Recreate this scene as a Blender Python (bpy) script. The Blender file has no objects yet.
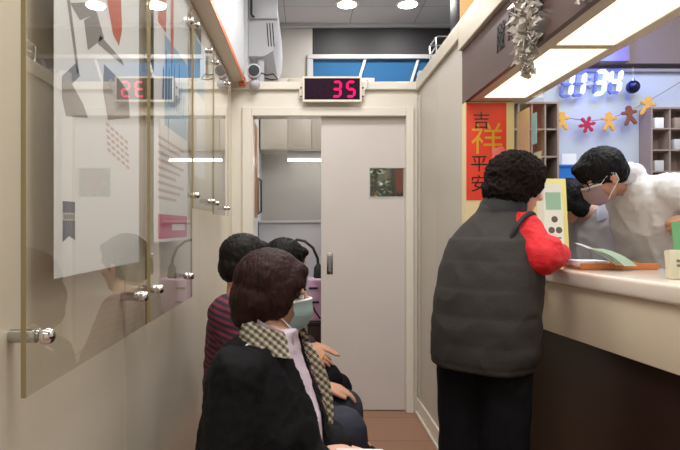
import bpy, bmesh, math, random
from mathutils import Vector, Matrix, Euler, noise

random.seed(7)
SC = bpy.context.scene
COL = SC.collection
PI = math.pi
V = Vector

# ------------------------------------------------------------------ helpers
def lin(c):
    c = c / 255.0
    return c / 12.92 if c <= 0.04045 else ((c + 0.055) / 1.055) ** 2.4

def rgb(r, g, b):
    return (lin(r), lin(g), lin(b), 1.0)

MATS = {}
def nt(m):
    return m.node_tree.nodes, m.node_tree.links

def mat(name, col, rough=0.6, metal=0.0, emit=None, estr=0.0, spec=0.5, var=0.0, scale=8.0, bump=0.0, bscale=60.0, stretch=None):
    m = bpy.data.materials.new(name)
    m.use_nodes = True
    N, L = nt(m)
    b = N['Principled BSDF']
    b.inputs['Base Color'].default_value = col
    b.inputs['Roughness'].default_value = rough
    b.inputs['Metallic'].default_value = metal
    b.inputs['Specular IOR Level'].default_value = spec
    if emit:
        b.inputs['Emission Color'].default_value = emit
        b.inputs['Emission Strength'].default_value = estr
    if var > 0 or bump > 0:
        tc = N.new('ShaderNodeTexCoord')
        src = tc.outputs['Object']
        if stretch:
            mp = N.new('ShaderNodeMapping')
            mp.inputs['Scale'].default_value = stretch
            L.new(src, mp.inputs['Vector']); src = mp.outputs['Vector']
    if var > 0:
        n = N.new('ShaderNodeTexNoise'); n.inputs['Scale'].default_value = scale; n.inputs['Detail'].default_value = 4
        L.new(src, n.inputs['Vector'])
        r = N.new('ShaderNodeValToRGB')
        r.color_ramp.elements[0].position = 0.3; r.color_ramp.elements[1].position = 0.7
        r.color_ramp.elements[0].color = tuple(c * (1 - var) for c in col[:3]) + (1,)
        r.color_ramp.elements[1].color = tuple(min(1, c * (1 + var)) for c in col[:3]) + (1,)
        L.new(n.outputs['Fac'], r.inputs['Fac'])
        L.new(r.outputs['Color'], b.inputs['Base Color'])
    if bump > 0:
        n2 = N.new('ShaderNodeTexNoise'); n2.inputs['Scale'].default_value = bscale; n2.inputs['Detail'].default_value = 5
        L.new(src, n2.inputs['Vector'])
        bp = N.new('ShaderNodeBump'); bp.inputs['Strength'].default_value = bump; bp.inputs['Distance'].default_value = 0.01
        L.new(n2.outputs['Fac'], bp.inputs['Height'])
        L.new(bp.outputs['Normal'], b.inputs['Normal'])
    MATS[name] = m
    return m

def emat(name, col, strength):
    m = bpy.data.materials.new(name); m.use_nodes = True
    N, L = nt(m)
    N.remove(N['Principled BSDF'])
    e = N.new('ShaderNodeEmission'); e.inputs['Color'].default_value = col; e.inputs['Strength'].default_value = strength
    L.new(e.outputs[0], N['Material Output'].inputs['Surface'])
    MATS[name] = m
    return m

def clear_mat(name, tint, ior=1.49, rough=0.0, boost=1.0, haze=0.0, hazecol=(0.5, 0.45, 0.35, 1)):
    m = bpy.data.materials.new(name); m.use_nodes = True
    N, L = nt(m)
    N.remove(N['Principled BSDF'])
    t = N.new('ShaderNodeBsdfTransparent'); t.inputs['Color'].default_value = tint
    g = N.new('ShaderNodeBsdfGlossy'); g.inputs['Roughness'].default_value = rough; g.inputs['Color'].default_value = (1, 1, 1, 1)
    f = N.new('ShaderNodeFresnel'); f.inputs['IOR'].default_value = ior
    geo = N.new('ShaderNodeNewGeometry')
    inv = N.new('ShaderNodeMath'); inv.operation = 'SUBTRACT'; inv.inputs[0].default_value = 1.0
    L.new(geo.outputs['Backfacing'], inv.inputs[1])
    mul = N.new('ShaderNodeMath'); mul.operation = 'MULTIPLY'
    L.new(f.outputs[0], mul.inputs[0]); L.new(inv.outputs[0], mul.inputs[1])
    mul2 = N.new('ShaderNodeMath'); mul2.operation = 'MULTIPLY'; mul2.inputs[1].default_value = boost; mul2.use_clamp = True
    L.new(mul.outputs[0], mul2.inputs[0])
    base = t.outputs[0]
    if haze > 0:
        d = N.new('ShaderNodeBsdfDiffuse'); d.inputs['Color'].default_value = hazecol
        mh = N.new('ShaderNodeMixShader'); mh.inputs[0].default_value = haze
        L.new(t.outputs[0], mh.inputs[1]); L.new(d.outputs[0], mh.inputs[2]); base = mh.outputs[0]
    mx = N.new('ShaderNodeMixShader')
    L.new(mul2.outputs[0], mx.inputs[0]); L.new(base, mx.inputs[1]); L.new(g.outputs[0], mx.inputs[2])
    L.new(mx.outputs[0], N['Material Output'].inputs['Surface'])
    MATS[name] = m
    return m

def tag(o, label=None, cat=None, group=None, kind=None):
    if label: o['label'] = label
    if cat: o['category'] = cat
    if group: o['group'] = group
    if kind: o['kind'] = kind
    return o

def link(o, parent=None):
    COL.objects.link(o)
    if parent is not None:
        o.parent = parent
        r = parent
        while r.parent: r = r.parent
        if parent is r:
            o.matrix_parent_inverse = Matrix.Translation(-r.location)
    return o

def thing(name, loc, label, cat, group=None):
    o = bpy.data.objects.new(name, None)
    o.empty_display_size = 0.05
    o.location = loc
    COL.objects.link(o)
    return tag(o, label, cat, group)

def smooth_mesh(me, angle=40):
    for p in me.polygons: p.use_smooth = True
    try: me.set_sharp_from_angle(angle=math.radians(angle))
    except Exception: pass

def obj(name, bm, m, parent=None, smooth=True, angle=40, base=None):
    bmesh.ops.recalc_face_normals(bm, faces=bm.faces)
    me = bpy.data.meshes.new(name)
    bm.to_mesh(me); bm.free()
    if isinstance(m, (list, tuple)):
        for x in m: me.materials.append(x)
    else: me.materials.append(m)
    if smooth: smooth_mesh(me, angle)
    o = bpy.data.objects.new(name, me)
    if base is not None:
        me.transform(Matrix.Translation(-V(base))); o.location = base
    return link(o, parent)

def box(bm, x0, x1, y0, y1, z0, z1, bev=0.0, mi=0, M=None):
    vs = [bm.verts.new(v) for v in ((x0,y0,z0),(x1,y0,z0),(x1,y1,z0),(x0,y1,z0),(x0,y0,z1),(x1,y0,z1),(x1,y1,z1),(x0,y1,z1))]
    fs = [bm.faces.new([vs[i] for i in f]) for f in ((3,2,1,0),(4,5,6,7),(0,1,5,4),(1,2,6,5),(2,3,7,6),(3,0,4,7))]
    for f in fs: f.material_index = mi
    if bev > 0:
        es = list({e for f in fs for e in f.edges})
        r = bmesh.ops.bevel(bm, geom=es, offset=bev, segments=2, affect='EDGES', profile=0.5, clamp_overlap=True)
        vs = list({v for f in r['faces'] for v in f.verts} | {v for v in vs if v.is_valid})
    if M is not None:
        bmesh.ops.transform(bm, matrix=M, verts=[v for v in vs if v.is_valid])
    return bm

def bx(*a, **k):
    return box(bmesh.new(), *a, **k)

def frame_of(d):
    d = d.normalized()
    up = V((0, 0, 1)) if abs(d.z) < 0.95 else V((1, 0, 0))
    a = d.cross(up).normalized(); b = d.cross(a).normalized()
    return a, b

def tube(bm, pts, r, seg=10, cap=True):
    pts = [V(p) for p in pts]
    rs = r if isinstance(r, (list, tuple)) else [r] * len(pts)
    rings = []
    a = None
    for i, p in enumerate(pts):
        d = (pts[min(i + 1, len(pts) - 1)] - pts[max(i - 1, 0)])
        d.normalize()
        if a is None: a, _ = frame_of(d)
        a = (a - d * a.dot(d)).normalized(); b = d.cross(a)
        rings.append([bm.verts.new(p + (a * math.cos(2*PI*k/seg) + b * math.sin(2*PI*k/seg)) * rs[i]) for k in range(seg)])
    for q, w in zip(rings, rings[1:]):
        for k in range(seg):
            bm.faces.new((q[k], q[(k+1) % seg], w[(k+1) % seg], w[k]))
    if cap:
        bm.faces.new(rings[0][::-1]); bm.faces.new(rings[-1])
    return bm

def lathe(bm, prof, M=None, seg=24):
    """profile of (radius, height) about local z"""
    M = M or Matrix.Identity(4)
    rings = []
    for r, h in prof:
        rings.append([bm.verts.new(M @ V((max(r, 1e-4)*math.cos(2*PI*k/seg), max(r, 1e-4)*math.sin(2*PI*k/seg), h))) for k in range(seg)])
    for q, w in zip(rings, rings[1:]):
        for k in range(seg):
            bm.faces.new((q[k], q[(k+1) % seg], w[(k+1) % seg], w[k]))
    bm.faces.new(rings[0][::-1]); bm.faces.new(rings[-1])
    return bm

def aim(p, d):
    """matrix whose z axis points along d, origin p"""
    d = V(d).normalized()
    return Matrix.Translation(V(p)) @ d.to_track_quat('Z', 'Y').to_matrix().to_4x4()

def ball(bm, c, r, M=None, seg=20):
    rr = r if isinstance(r, (tuple, list)) else (r, r, r)
    m = Matrix.Translation(V(c)) @ (M.to_4x4() if M is not None else Matrix.Identity(4)) @ Matrix.Diagonal((rr[0], rr[1], rr[2], 1))
    bmesh.ops.create_uvsphere(bm, u_segments=seg, v_segments=max(8, seg * 2 // 3), radius=1.0, matrix=m)
    return bm

def prism(bm, pts, n, t, mi=0):
    """polygon given by 3-D points, extruded by thickness t along n"""
    n = V(n).normalized() * t
    a = [bm.verts.new(V(p)) for p in pts]; b = [bm.verts.new(V(p) + n) for p in pts]
    f = [bm.faces.new(a[::-1]), bm.faces.new(b)]
    k = len(pts)
    for i in range(k): f.append(bm.faces.new((a[i], a[(i+1) % k], b[(i+1) % k], b[i])))
    for q in f: q.material_index = mi
    return bm

def loft(bm, rings, seg=28, power=2.0):
    """rings = (centre, ax, ay) ellipses, capped"""
    out = []
    for c, ax, ay in rings:
        c = V(c); ax = V(ax); ay = V(ay)
        vs = []
        for k in range(seg):
            t = 2*PI*k/seg; co, si = math.cos(t), math.sin(t)
            e = 2.0 / power
            vs.append(bm.verts.new(c + ax * math.copysign(abs(co)**e, co) + ay * math.copysign(abs(si)**e, si)))
        out.append(vs)
    for q, w in zip(out, out[1:]):
        for k in range(seg):
            bm.faces.new((q[k], q[(k+1) % seg], w[(k+1) % seg], w[k]))
    bm.faces.new(out[0][::-1]); bm.faces.new(out[-1])
    return bm

def chain(bm, pts, rs, seg=14):
    """round-ended tapered limb through pts"""
    pts = [V(p) for p in pts]
    for i, p in enumerate(pts): ball(bm, p, rs[i], seg=seg)
    for i in range(len(pts) - 1):
        if (pts[i+1] - pts[i]).length > 1e-4:
            tube(bm, [pts[i], pts[i+1]], [rs[i], rs[i+1]], seg=seg)
    return bm

def remesh(bm, voxel, smooth=3, factor=0.5):
    bmesh.ops.recalc_face_normals(bm, faces=bm.faces)
    me = bpy.data.meshes.new('tmp'); bm.to_mesh(me); bm.free()
    o = bpy.data.objects.new('tmp', me); COL.objects.link(o)
    r = o.modifiers.new('r', 'REMESH'); r.mode = 'VOXEL'; r.voxel_size = voxel; r.use_smooth_shade = True
    if smooth:
        s = o.modifiers.new('s', 'SMOOTH'); s.iterations = smooth; s.factor = factor
    dg = bpy.context.evaluated_depsgraph_get(); dg.update()
    out = bpy.data.meshes.new_from_object(o.evaluated_get(dg))
    bpy.data.objects.remove(o); bpy.data.meshes.remove(me)
    return out

def displace(me, fn):
    """fn(position, normal) -> offset along normal"""
    me.update()
    no = [v.normal.copy() for v in me.vertices]
    for v, n in zip(me.vertices, no):
        v.co += n * fn(v.co, n)
    me.update()

def fold(amp, freq, seed=0, stretch=(1, 1, 1)):
    o = V((seed * 7.3, seed * 3.1, seed * 1.7))
    def f(p, n):
        q = V((p.x * stretch[0], p.y * stretch[1], p.z * stretch[2])) * freq + o
        r = 1 - abs(noise.noise(q)) * 2.0
        return amp * (0.7 * (r * r - 0.5) + 0.5 * noise.noise(q * 2.3))
    return f

def mobj(name, me, m, parent=None, base=None):
    me.name = name
    me.materials.clear(); me.materials.append(m)
    for p in me.polygons: p.use_smooth = True
    o = bpy.data.objects.new(name, me)
    if base is not None:
        me.transform(Matrix.Translation(-V(base))); o.location = base
    return link(o, parent)

def text_bm(s, size, M, depth=0.002):
    """letters as geometry: local x right, y up"""
    cu = bpy.data.curves.new('t', 'FONT'); cu.body = s; cu.size = size; cu.extrude = depth
    cu.align_x = 'CENTER'; cu.align_y = 'CENTER'
    o = bpy.data.objects.new('t', cu); COL.objects.link(o)
    dg = bpy.context.evaluated_depsgraph_get(); dg.update()
    me = bpy.data.meshes.new_from_object(o.evaluated_get(dg))
    me.transform(M)
    bm = bmesh.new(); bm.from_mesh(me)
    bpy.data.objects.remove(o); bpy.data.curves.remove(cu); bpy.data.meshes.remove(me)
    return bm

def basis(o, x, y, z):
    m = Matrix((V(x), V(y), V(z))).transposed().to_4x4()
    m.translation = V(o); return m

def copy_tree(o, delta):
    c = o.copy(); COL.objects.link(c); c.location = o.location + V(delta)
    for ch in list(o.children):
        d = ch.copy(); COL.objects.link(d); d.parent = c
        for g in list(ch.children):
            e = g.copy(); COL.objects.link(e); e.parent = d
    return c

# ------------------------------------------------------------------ camera
EYE = 1.28
F = 540.0
cam = bpy.data.cameras.new('camera'); cam.sensor_width = 36.0; cam.lens = 36.0 * F / 680.0
cam.shift_x = 35.0 / 680.0; cam.shift_y = 3.0 / 680.0
cam.clip_start = 0.02
co = bpy.data.objects.new('camera', cam); COL.objects.link(co)
co.location = (0, 0, EYE); co.rotation_euler = (PI / 2, 0, 0)
SC.camera = co

# ------------------------------------------------------------------ materials
m_wall = mat('cream_wall_laminate', rgb(224, 214, 195), 0.28, var=0.03, scale=2.0, spec=0.4)
m_wallend = mat('cream_white_paint', rgb(226, 221, 208), 0.35, var=0.02, scale=3.0)
m_wallup = mat('pale_blue_white_paint', rgb(214, 216, 216), 0.5, var=0.02, scale=3.0)
m_gap = mat('dark_joint_backing', rgb(120, 108, 90), 0.9)
m_rwall = mat('warm_white_laminate', rgb(190, 184, 174), 0.4, var=0.02, scale=2.0)
m_orange = mat('orange_edging', rgb(226, 112, 44), 0.4)
m_door = mat('white_door_laminate', rgb(214, 207, 203), 0.35, var=0.015, scale=4)
m_trim = mat('white_trim_paint', rgb(228, 223, 211), 0.35)
m_steel = mat('brushed_steel', rgb(190, 190, 188), 0.22, metal=1.0)
m_chrome = mat('polished_chrome', rgb(225, 225, 222), 0.08, metal=1.0)
m_acryl = clear_mat('clear_acrylic_sheet', (0.975, 0.97, 0.94, 1), ior=1.5, boost=1.6, haze=0.02)
m_acedge = mat('tan_acrylic_edge', rgb(158, 144, 104), 0.3)
m_glass = clear_mat('clear_screen_glass', (0.97, 0.97, 0.95, 1), ior=1.5, haze=0.03)
m_paper = mat('white_poster_paper', rgb(240, 242, 248), 0.5)
m_brown = mat('brown_signboard', rgb(92, 74, 68), 0.4, var=0.04, scale=5)
m_darkbrown = mat('dark_brown_counter_base', rgb(44, 28, 23), 0.35, var=0.10, scale=3, stretch=(1, 1, 6))
m_counter = mat('white_counter_solid_surface', rgb(226, 216, 203), 0.12, var=0.01, scale=3)
m_apron = mat('cream_counter_apron', rgb(214, 200, 176), 0.35)
m_black = mat('black_plastic', rgb(20, 20, 22), 0.4)
m_ltgrey = mat('light_grey_plastic', rgb(196, 196, 196), 0.4)
m_acwhite = mat('air_conditioner_white', rgb(188, 188, 192), 0.4)
m_darkvent = mat('dark_vent_slot', rgb(40, 42, 46), 0.6)
m_grey = mat('mid_grey_paint', rgb(128, 124, 120), 0.6)
m_mauve = mat('mauve_grey_wall', rgb(128, 114, 110), 0.6, var=0.03, scale=2)
m_bluewhite = mat('cool_white_wall', rgb(190, 200, 212), 0.5, var=0.015, scale=2)
m_dark = mat('dark_beam_paint', rgb(24, 22, 25), 0.6)
m_blue = mat('blue_window_film', rgb(44, 92, 134), 0.08, spec=0.8)
m_shelfbrown = mat('taupe_shelf_board', rgb(158, 140, 130), 0.5, var=0.06, scale=6)
m_wood = mat('orange_brown_wood', rgb(170, 104, 58), 0.4, var=0.15, scale=12, stretch=(1, 1, 8))
m_cab = mat('cream_cabinet_door', rgb(206, 198, 184), 0.4)
m_pink = mat('pink_enamel', rgb(208, 168, 196), 0.35)
m_seat = mat('dark_bench_vinyl', rgb(42, 42, 48), 0.5)

# skin, hair and cloth
m_skin = mat('skin', rgb(196, 146, 118), 0.5, var=0.06, scale=18)
m_skinp = mat('pale_skin', rgb(206, 158, 134), 0.5, var=0.05, scale=18)
m_eye = mat('eye_white', rgb(228, 224, 218), 0.15)
m_iris = mat('dark_iris', rgb(28, 18, 14), 0.1)
m_lip = mat('lip', rgb(160, 92, 84), 0.45)
def hairmat(name, col, strength=0.5):
    return mat(name, col, 0.55, spec=0.2, var=0.35, scale=70, bump=strength, bscale=120, stretch=(1, 1, 0.22))
m_hair_auburn = hairmat('dark_auburn_hair', rgb(42, 20, 16))
m_hair_black = hairmat('black_hair', rgb(15, 13, 13))
m_hair_curl = mat('black_brown_curly_hair', rgb(24, 16, 14), 0.8, spec=0.15, var=0.4, scale=60, bump=0.6, bscale=90)
m_hair_soft = hairmat('soft_black_hair', rgb(22, 17, 16))
m_coat = mat('black_coat_cloth', rgb(17, 17, 19), 0.85, spec=0.2, var=0.15, scale=9, bump=0.15, bscale=160)
m_vest = mat('charcoal_padded_cloth', rgb(54, 51, 48), 0.75, spec=0.3, var=0.1, scale=8, bump=0.12, bscale=120)
m_vesttrim = mat('black_vest_binding', rgb(24, 24, 26), 0.7)
m_red = mat('red_knit', rgb(205, 22, 34), 0.75, var=0.1, scale=14, bump=0.25, bscale=140)
m_trous = mat('black_trouser_cloth', rgb(21, 21, 25), 0.9, spec=0.15, var=0.1, scale=9)
m_navy = mat('navy_denim', rgb(38, 39, 54), 0.8, var=0.12, scale=30, bump=0.1, bscale=200)
m_pinkshirt = mat('pale_lilac_shirt_cloth', rgb(216, 198, 212), 0.7, var=0.03, scale=12)
m_labcoat = mat('white_lab_coat_cloth', rgb(222, 220, 220), 0.75, var=0.03, scale=10)
m_labcoat2 = mat('lilac_white_coat_cloth', rgb(212, 210, 220), 0.75, var=0.03, scale=10)
m_blueshirt = mat('pale_blue_shirt_cloth', rgb(158, 166, 196), 0.75, var=0.04, scale=10)
m_plum = mat('dark_plum_cloth', rgb(52, 30, 42), 0.8, var=0.1, scale=12)
m_mask = mat('pale_green_mask_cloth', rgb(196, 220, 220), 0.7)
m_maskpink = mat('pink_mask_cloth', rgb(210, 184, 192), 0.7)
m_maskedge = mat('white_mask_edge', rgb(236, 240, 238), 0.7)
m_shoe = mat('black_shoe_leather', rgb(22, 20, 20), 0.4)

def stripe_mat(name, c1, c2, vec, freq, duty=0.5):
    m = bpy.data.materials.new(name); m.use_nodes = True
    N, L = nt(m); b = N['Principled BSDF']; b.inputs['Roughness'].default_value = 0.8
    tc = N.new('ShaderNodeTexCoord')
    dot = N.new('ShaderNodeVectorMath'); dot.operation = 'DOT_PRODUCT'; dot.inputs[1].default_value = vec
    L.new(tc.outputs['Object'], dot.inputs[0])
    mu = N.new('ShaderNodeMath'); mu.operation = 'MULTIPLY'; mu.inputs[1].default_value = freq
    L.new(dot.outputs['Value'], mu.inputs[0])
    fr = N.new('ShaderNodeMath'); fr.operation = 'FRACT'; L.new(mu.outputs[0], fr.inputs[0])
    gt = N.new('ShaderNodeMath'); gt.operation = 'GREATER_THAN'; gt.inputs[1].default_value = duty
    L.new(fr.outputs[0], gt.inputs[0])
    mx = N.new('ShaderNodeMix'); mx.data_type = 'RGBA'
    mx.inputs[6].default_value = c1; mx.inputs[7].default_value = c2
    L.new(gt.outputs[0], mx.inputs[0]); L.new(mx.outputs[2], b.inputs['Base Color'])
    return m
m_stripe = stripe_mat('maroon_navy_striped_knit', rgb(112, 38, 58), rgb(40, 28, 44), (0.35, 0.0, 1.0), 46.0)

def plaid_mat(name):
    m = bpy.data.materials.new(name); m.use_nodes = True
    N, L = nt(m); b = N['Principled BSDF']; b.inputs['Roughness'].default_value = 0.8
    tc = N.new('ShaderNodeTexCoord')
    def band(vec, freq, lo, hi, off=0.0):
        dot = N.new('ShaderNodeVectorMath'); dot.operation = 'DOT_PRODUCT'; dot.inputs[1].default_value = vec
        L.new(tc.outputs['Object'], dot.inputs[0])
        mu = N.new('ShaderNodeMath'); mu.operation = 'MULTIPLY_ADD'; mu.inputs[1].default_value = freq; mu.inputs[2].default_value = off
        L.new(dot.outputs['Value'], mu.inputs[0])
        fr = N.new('ShaderNodeMath'); fr.operation = 'FRACT'; L.new(mu.outputs[0], fr.inputs[0])
        g = N.new('ShaderNodeMath'); g.operation = 'GREATER_THAN'; g.inputs[1].default_value = lo; L.new(fr.outputs[0], g.inputs[0])
        l = N.new('ShaderNodeMath'); l.operation = 'LESS_THAN'; l.inputs[1].default_value = hi; L.new(fr.outputs[0], l.inputs[0])
        a = N.new('ShaderNodeMath'); a.operation = 'MULTIPLY'; L.new(g.outputs[0], a.inputs[0]); L.new(l.outputs[0], a.inputs[1])
        return a.outputs[0]
    col = None
    def mix(fac, c, prev):
        mx = N.new('ShaderNodeMix'); mx.data_type = 'RGBA'
        if prev is None: mx.inputs[6].default_value = rgb(198, 182, 150)
        else: L.new(prev, mx.inputs[6])
        mx.inputs[7].default_value = c
        L.new(fac, mx.inputs[0]); return mx.outputs[2]
    va, vb = (0.75, 0.0, -0.66), (0.66, 0.3, 0.75)
    for v in (va, vb):
        col = mix(band(v, 64, 0.10, 0.30), rgb(34, 32, 34), col)
        col = mix(band(v, 64, 0.62, 0.74), rgb(226, 220, 206), col)
        col = mix(band(v, 64, 0.44, 0.54), rgb(40, 36, 36), col)
    L.new(col, b.inputs['Base Color'])
    return m
m_plaid = plaid_mat('beige_black_checked_cloth')

def tile_mat(name, c1, c2, grout, size, off=(0, 0), rough=0.35):
    m = bpy.data.materials.new(name); m.use_nodes = True
    N, L = nt(m); b = N['Principled BSDF']; b.inputs['Roughness'].default_value = rough
    tc = N.new('ShaderNodeTexCoord'); mp = N.new('ShaderNodeMapping'); mp.inputs['Location'].default_value = (off[0], off[1], 0)
    L.new(tc.outputs['Object'], mp.inputs['Vector'])
    br = N.new('ShaderNodeTexBrick'); br.offset = 0.0; br.squash = 1.0
    br.inputs['Scale'].default_value = 1.0
    br.inputs['Brick Width'].default_value = size; br.inputs['Row Height'].default_value = size
    br.inputs['Mortar Size'].default_value = 0.004; br.inputs['Mortar Smooth'].default_value = 0.1
    br.inputs['Color1'].default_value = c1; br.inputs['Color2'].default_value = c2; br.inputs['Mortar'].default_value = grout
    L.new(mp.outputs[0], br.inputs['Vector']); L.new(br.outputs['Color'], b.inputs['Base Color'])
    return m
m_floor = tile_mat('terracotta_beige_floor_tile', rgb(160, 120, 98), rgb(154, 115, 93), rgb(112, 86, 72), 0.40, (0.02, -0.05))
m_ceil = tile_mat('grey_ceiling_tile', rgb(186, 184, 187), rgb(182, 180, 184), rgb(130, 128, 128), 0.60, (0.18, 0.12), 0.8)

# ------------------------------------------------------------------ setting
def struct(name, bm, m, parent=None, smooth=False):
    o = obj(name, bm, m, parent, smooth=smooth)
    if parent is None: o['kind'] = 'structure'
    return o

YB, YE, YF = -2.0, 3.75, 5.1            # behind the camera, end partition, far wall
XL, XR = -0.51, 3.4
ZC = 3.2
struct('floor', bx(XL - 0.1, XR, YB, YF, -0.05, 0.0), m_floor)
struct('ceiling', bx(XL - 0.1, XR, YB, YF + 0.1, ZC, ZC + 0.05), m_ceil)

# left wall: laminate boards with open joints over a darker backing, painted wall above
bm = bmesh.new()
ys = [-2.0, 0.3, 1.53, 2.52, 3.0, 3.75]
ys = [-2.0, -0.9, 0.32, 1.53, 2.60, 3.75]
for a, b in zip(ys, ys[1:]):
    box(bm, XL - 0.02, XL, a + 0.0016, b - 0.0016, 0, 2.27, 0.0015)
box(bm, XL - 0.1, XL - 0.021, YB, YE, 0, ZC, mi=1)
box(bm, XL - 0.02, -0.416, YB, YE - 0.035, 2.300, ZC, mi=2); box(bm, XL - 0.02, -0.416, YB, YE - 0.035, 2.278, 2.2995, mi=0)
struct('wall_left', bm, [m_wall, m_gap, m_wallup])
bm = bmesh.new()
box(bm, XL - 0.02, XL + 0.012, YB, YE - 0.10, 2.205, 2.268, 0.004)
struct('trim_1', bm, m_trim)
bm = bmesh.new(); box(bm, -0.4155, -0.411, YB, YE - 0.08, 2.266, 2.300, 0.001)
box(bm, -0.452, -0.408, YE - 0.079, YE - 0.0305, 2.258, 2.312, 0.003)
struct('trim_2', bm, m_orange)
struct('baseboard_left', bx(XL + 0.0005, XL + 0.014, YB, YE - 0.02, 0.0005, 0.10, 0.003), m_trim)

# end partition with the doorway
DX0, DX1, DZ = -0.372, 0.700, 2.055
bm = bmesh.new()
box(bm, XL, DX0, YE, YE + 0.10, 0, 2.29)
box(bm, DX1, 0.785, YE, YE + 0.10, 0, 2.29)
box(bm, DX0, DX1, YE, YE + 0.10, DZ, 2.29)
box(bm, XL, 0.785, YE - 0.03, YE - 0.0005, 2.235, 2.29, 0.006)
struct('wall_end', bm, m_wallend)
bm = bmesh.new()
box(bm, DX0 - 0.062, DX0, YE - 0.022, YE - 0.0005, 0.0005, DZ + 0.062, 0.005)
box(bm, DX1, DX1 + 0.052, YE - 0.022, YE - 0.0005, 0.0005, DZ + 0.062, 0.005)
box(bm, DX0, DX1, YE - 0.022, YE - 0.0005, DZ, DZ + 0.062, 0.005)
box(bm, DX0, DX0 + 0.012, YE - 0.02, YE + 0.10, 0.0005, DZ, 0.002)
struct('trim_3', bm, m_trim)

# sliding door leaf
bm = bmesh.new()
dx0, dx1, dy0, dy1 = 0.113, 0.699, YE + 0.035, YE + 0.072
wx0, wx1, wz0, wz1 = 0.447, 0.699, 1.492, 1.708
box(bm, dx0, wx0, dy0, dy1, 0.006, DZ - 0.002); box(bm, wx0, dx1, dy0, dy1, 0.006, wz0); box(bm, wx0, dx1, dy0, dy1, wz1, DZ - 0.002)
door = struct('door_1', bm, m_door)
bm = bmesh.new()
box(bm, wx0, wx1, dy0 - 0.004, dy0 + 0.03, wz1 - 0.008, wz1); box(bm, wx0, wx1, dy0 - 0.004, dy0 + 0.03, wz0, wz0 + 0.008)
box(bm, wx0, wx0 + 0.008, dy0 - 0.004, dy0 + 0.03, wz0 + 0.008, wz1 - 0.008)
obj('window_frame', bm, m_ltgrey, door)
m_winglass = mat('dim_door_glass', rgb(44, 52, 50), 0.04, spec=0.9)
obj('window_pane', bx(wx0 + 0.008, wx1, dy0 + 0.010, dy0 + 0.016, wz0 + 0.008, wz1 - 0.008), m_glass, door)
bm = bmesh.new(); box(bm, 0.152, 0.196, dy0 - 0.004, dy0 + 0.002, 0.955, 1.105, 0.004)
h = obj('door_handle', bm, m_steel, door)
obj('grip', bx(0.163, 0.185, dy0 - 0.0055, dy0 - 0.0035, 0.975, 1.085, 0.003), m_grey, h)

# right corridor wall
RX = 0.785
bm = bmesh.new()
for a, b in ((2.7002, 3.208), (3.212, YE - 0.0005)):
    box(bm, RX, RX + 0.02, a, b, 0, 2.30, 0.001)
box(bm, RX + 0.0205, RX + 0.05, 2.7002, YE, 0, 2.30, mi=1)
box(bm, RX - 0.012, RX - 0.0005, 3.655, YE - 0.024, 0.12, 2.18, 0.003)
struct('wall_right', bm, [m_rwall, m_gap])
bm = bmesh.new()
box(bm, RX - 0.014, RX + 0.056, 0.2, YE, 2.301, 2.318, 0.003)
box(bm, RX - 0.020, RX - 0.0005, 2.7002, YE, 2.226, 2.300, 0.005)
box(bm, RX - 0.020, RX + 0.05, 0.2, 2.700, 2.163, 2.300, 0.005)
struct('trim_4', bm, mat('beige_cap_trim', rgb(198, 189, 172), 0.4))
bm = bmesh.new()
box(bm, RX - 0.014, RX - 0.0005, 2.7002, YE - 0.024, 0.0005, 0.11, 0.004)
box(bm, RX - 0.026, RX - 0.0145, 2.7002, YE - 0.024, 0.0005, 0.022, 0.003)
struct('baseboard_right', bm, m_trim)

# pillar that closes the counter hatch
m_pillar = mat('pale_yellow_pillar_paint', rgb(226, 214, 170), 0.45)
struct('wall_pillar', bx(RX, 1.025, 2.645, 2.70, 0, 1.897), m_pillar)

# soffit over the counter: light-box body and the brown sign fascia
bm = bmesh.new()
SY0, SY1 = 0.35, 2.698
m_soffit = mat('beige_soffit_paint', rgb(204, 192, 172), 0.45)
box(bm, RX + 0.021, 1.095, SY0, SY1, 1.985, 2.15)
box(bm, RX + 0.021, 0.850, SY0, SY1, 1.90, 1.984); box(bm, 1.052, 1.095, SY0, SY1, 1.90, 1.984)
pan = [(0.40, 1.835), (1.870, 2.575)]
for a, b in ((SY0, 0.40), (1.835, 1.870), (2.575, SY1)): box(bm, 0.8505, 1.0515, a, b, 1.90, 1.984)
struct('ceiling_soffit', bm, m_soffit)
struct('trim_5', bx(RX, RX + 0.0205, SY0, SY1, 1.90, 2.162, 0.001), m_brown)

# pharmacy shell
struct('wall_pharmacy', bx(0.84, XR, 3.98, 4.05, 0, 2.44), m_bluewhite)
bm = bmesh.new()
box(bm, 1.27, 2.02, 3.99, 4.05, 2.44, ZC); box(bm, 2.02, 2.32, 3.86, 4.05, 2.475, ZC); box(bm, 2.32, XR, 3.92, 4.05, 2.475, ZC)
struct('wall_upper', bm, m_mauve)
struct('wall_side', bx(XR, XR + 0.1, YB, YF + 0.1, 0, ZC), m_bluewhite)
struct('wall_rear', bx(XL - 0.1, XR + 0.1, YB - 0.1, YB, 0, ZC), m_wallend)
bm = bmesh.new()
box(bm, 0.9, XR, 3.950, 3.978, 2.424, 2.447, 0.003)
struct('trim_6', bm, mat('grey_rail_paint', rgb(150, 146, 152), 0.4))

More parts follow.
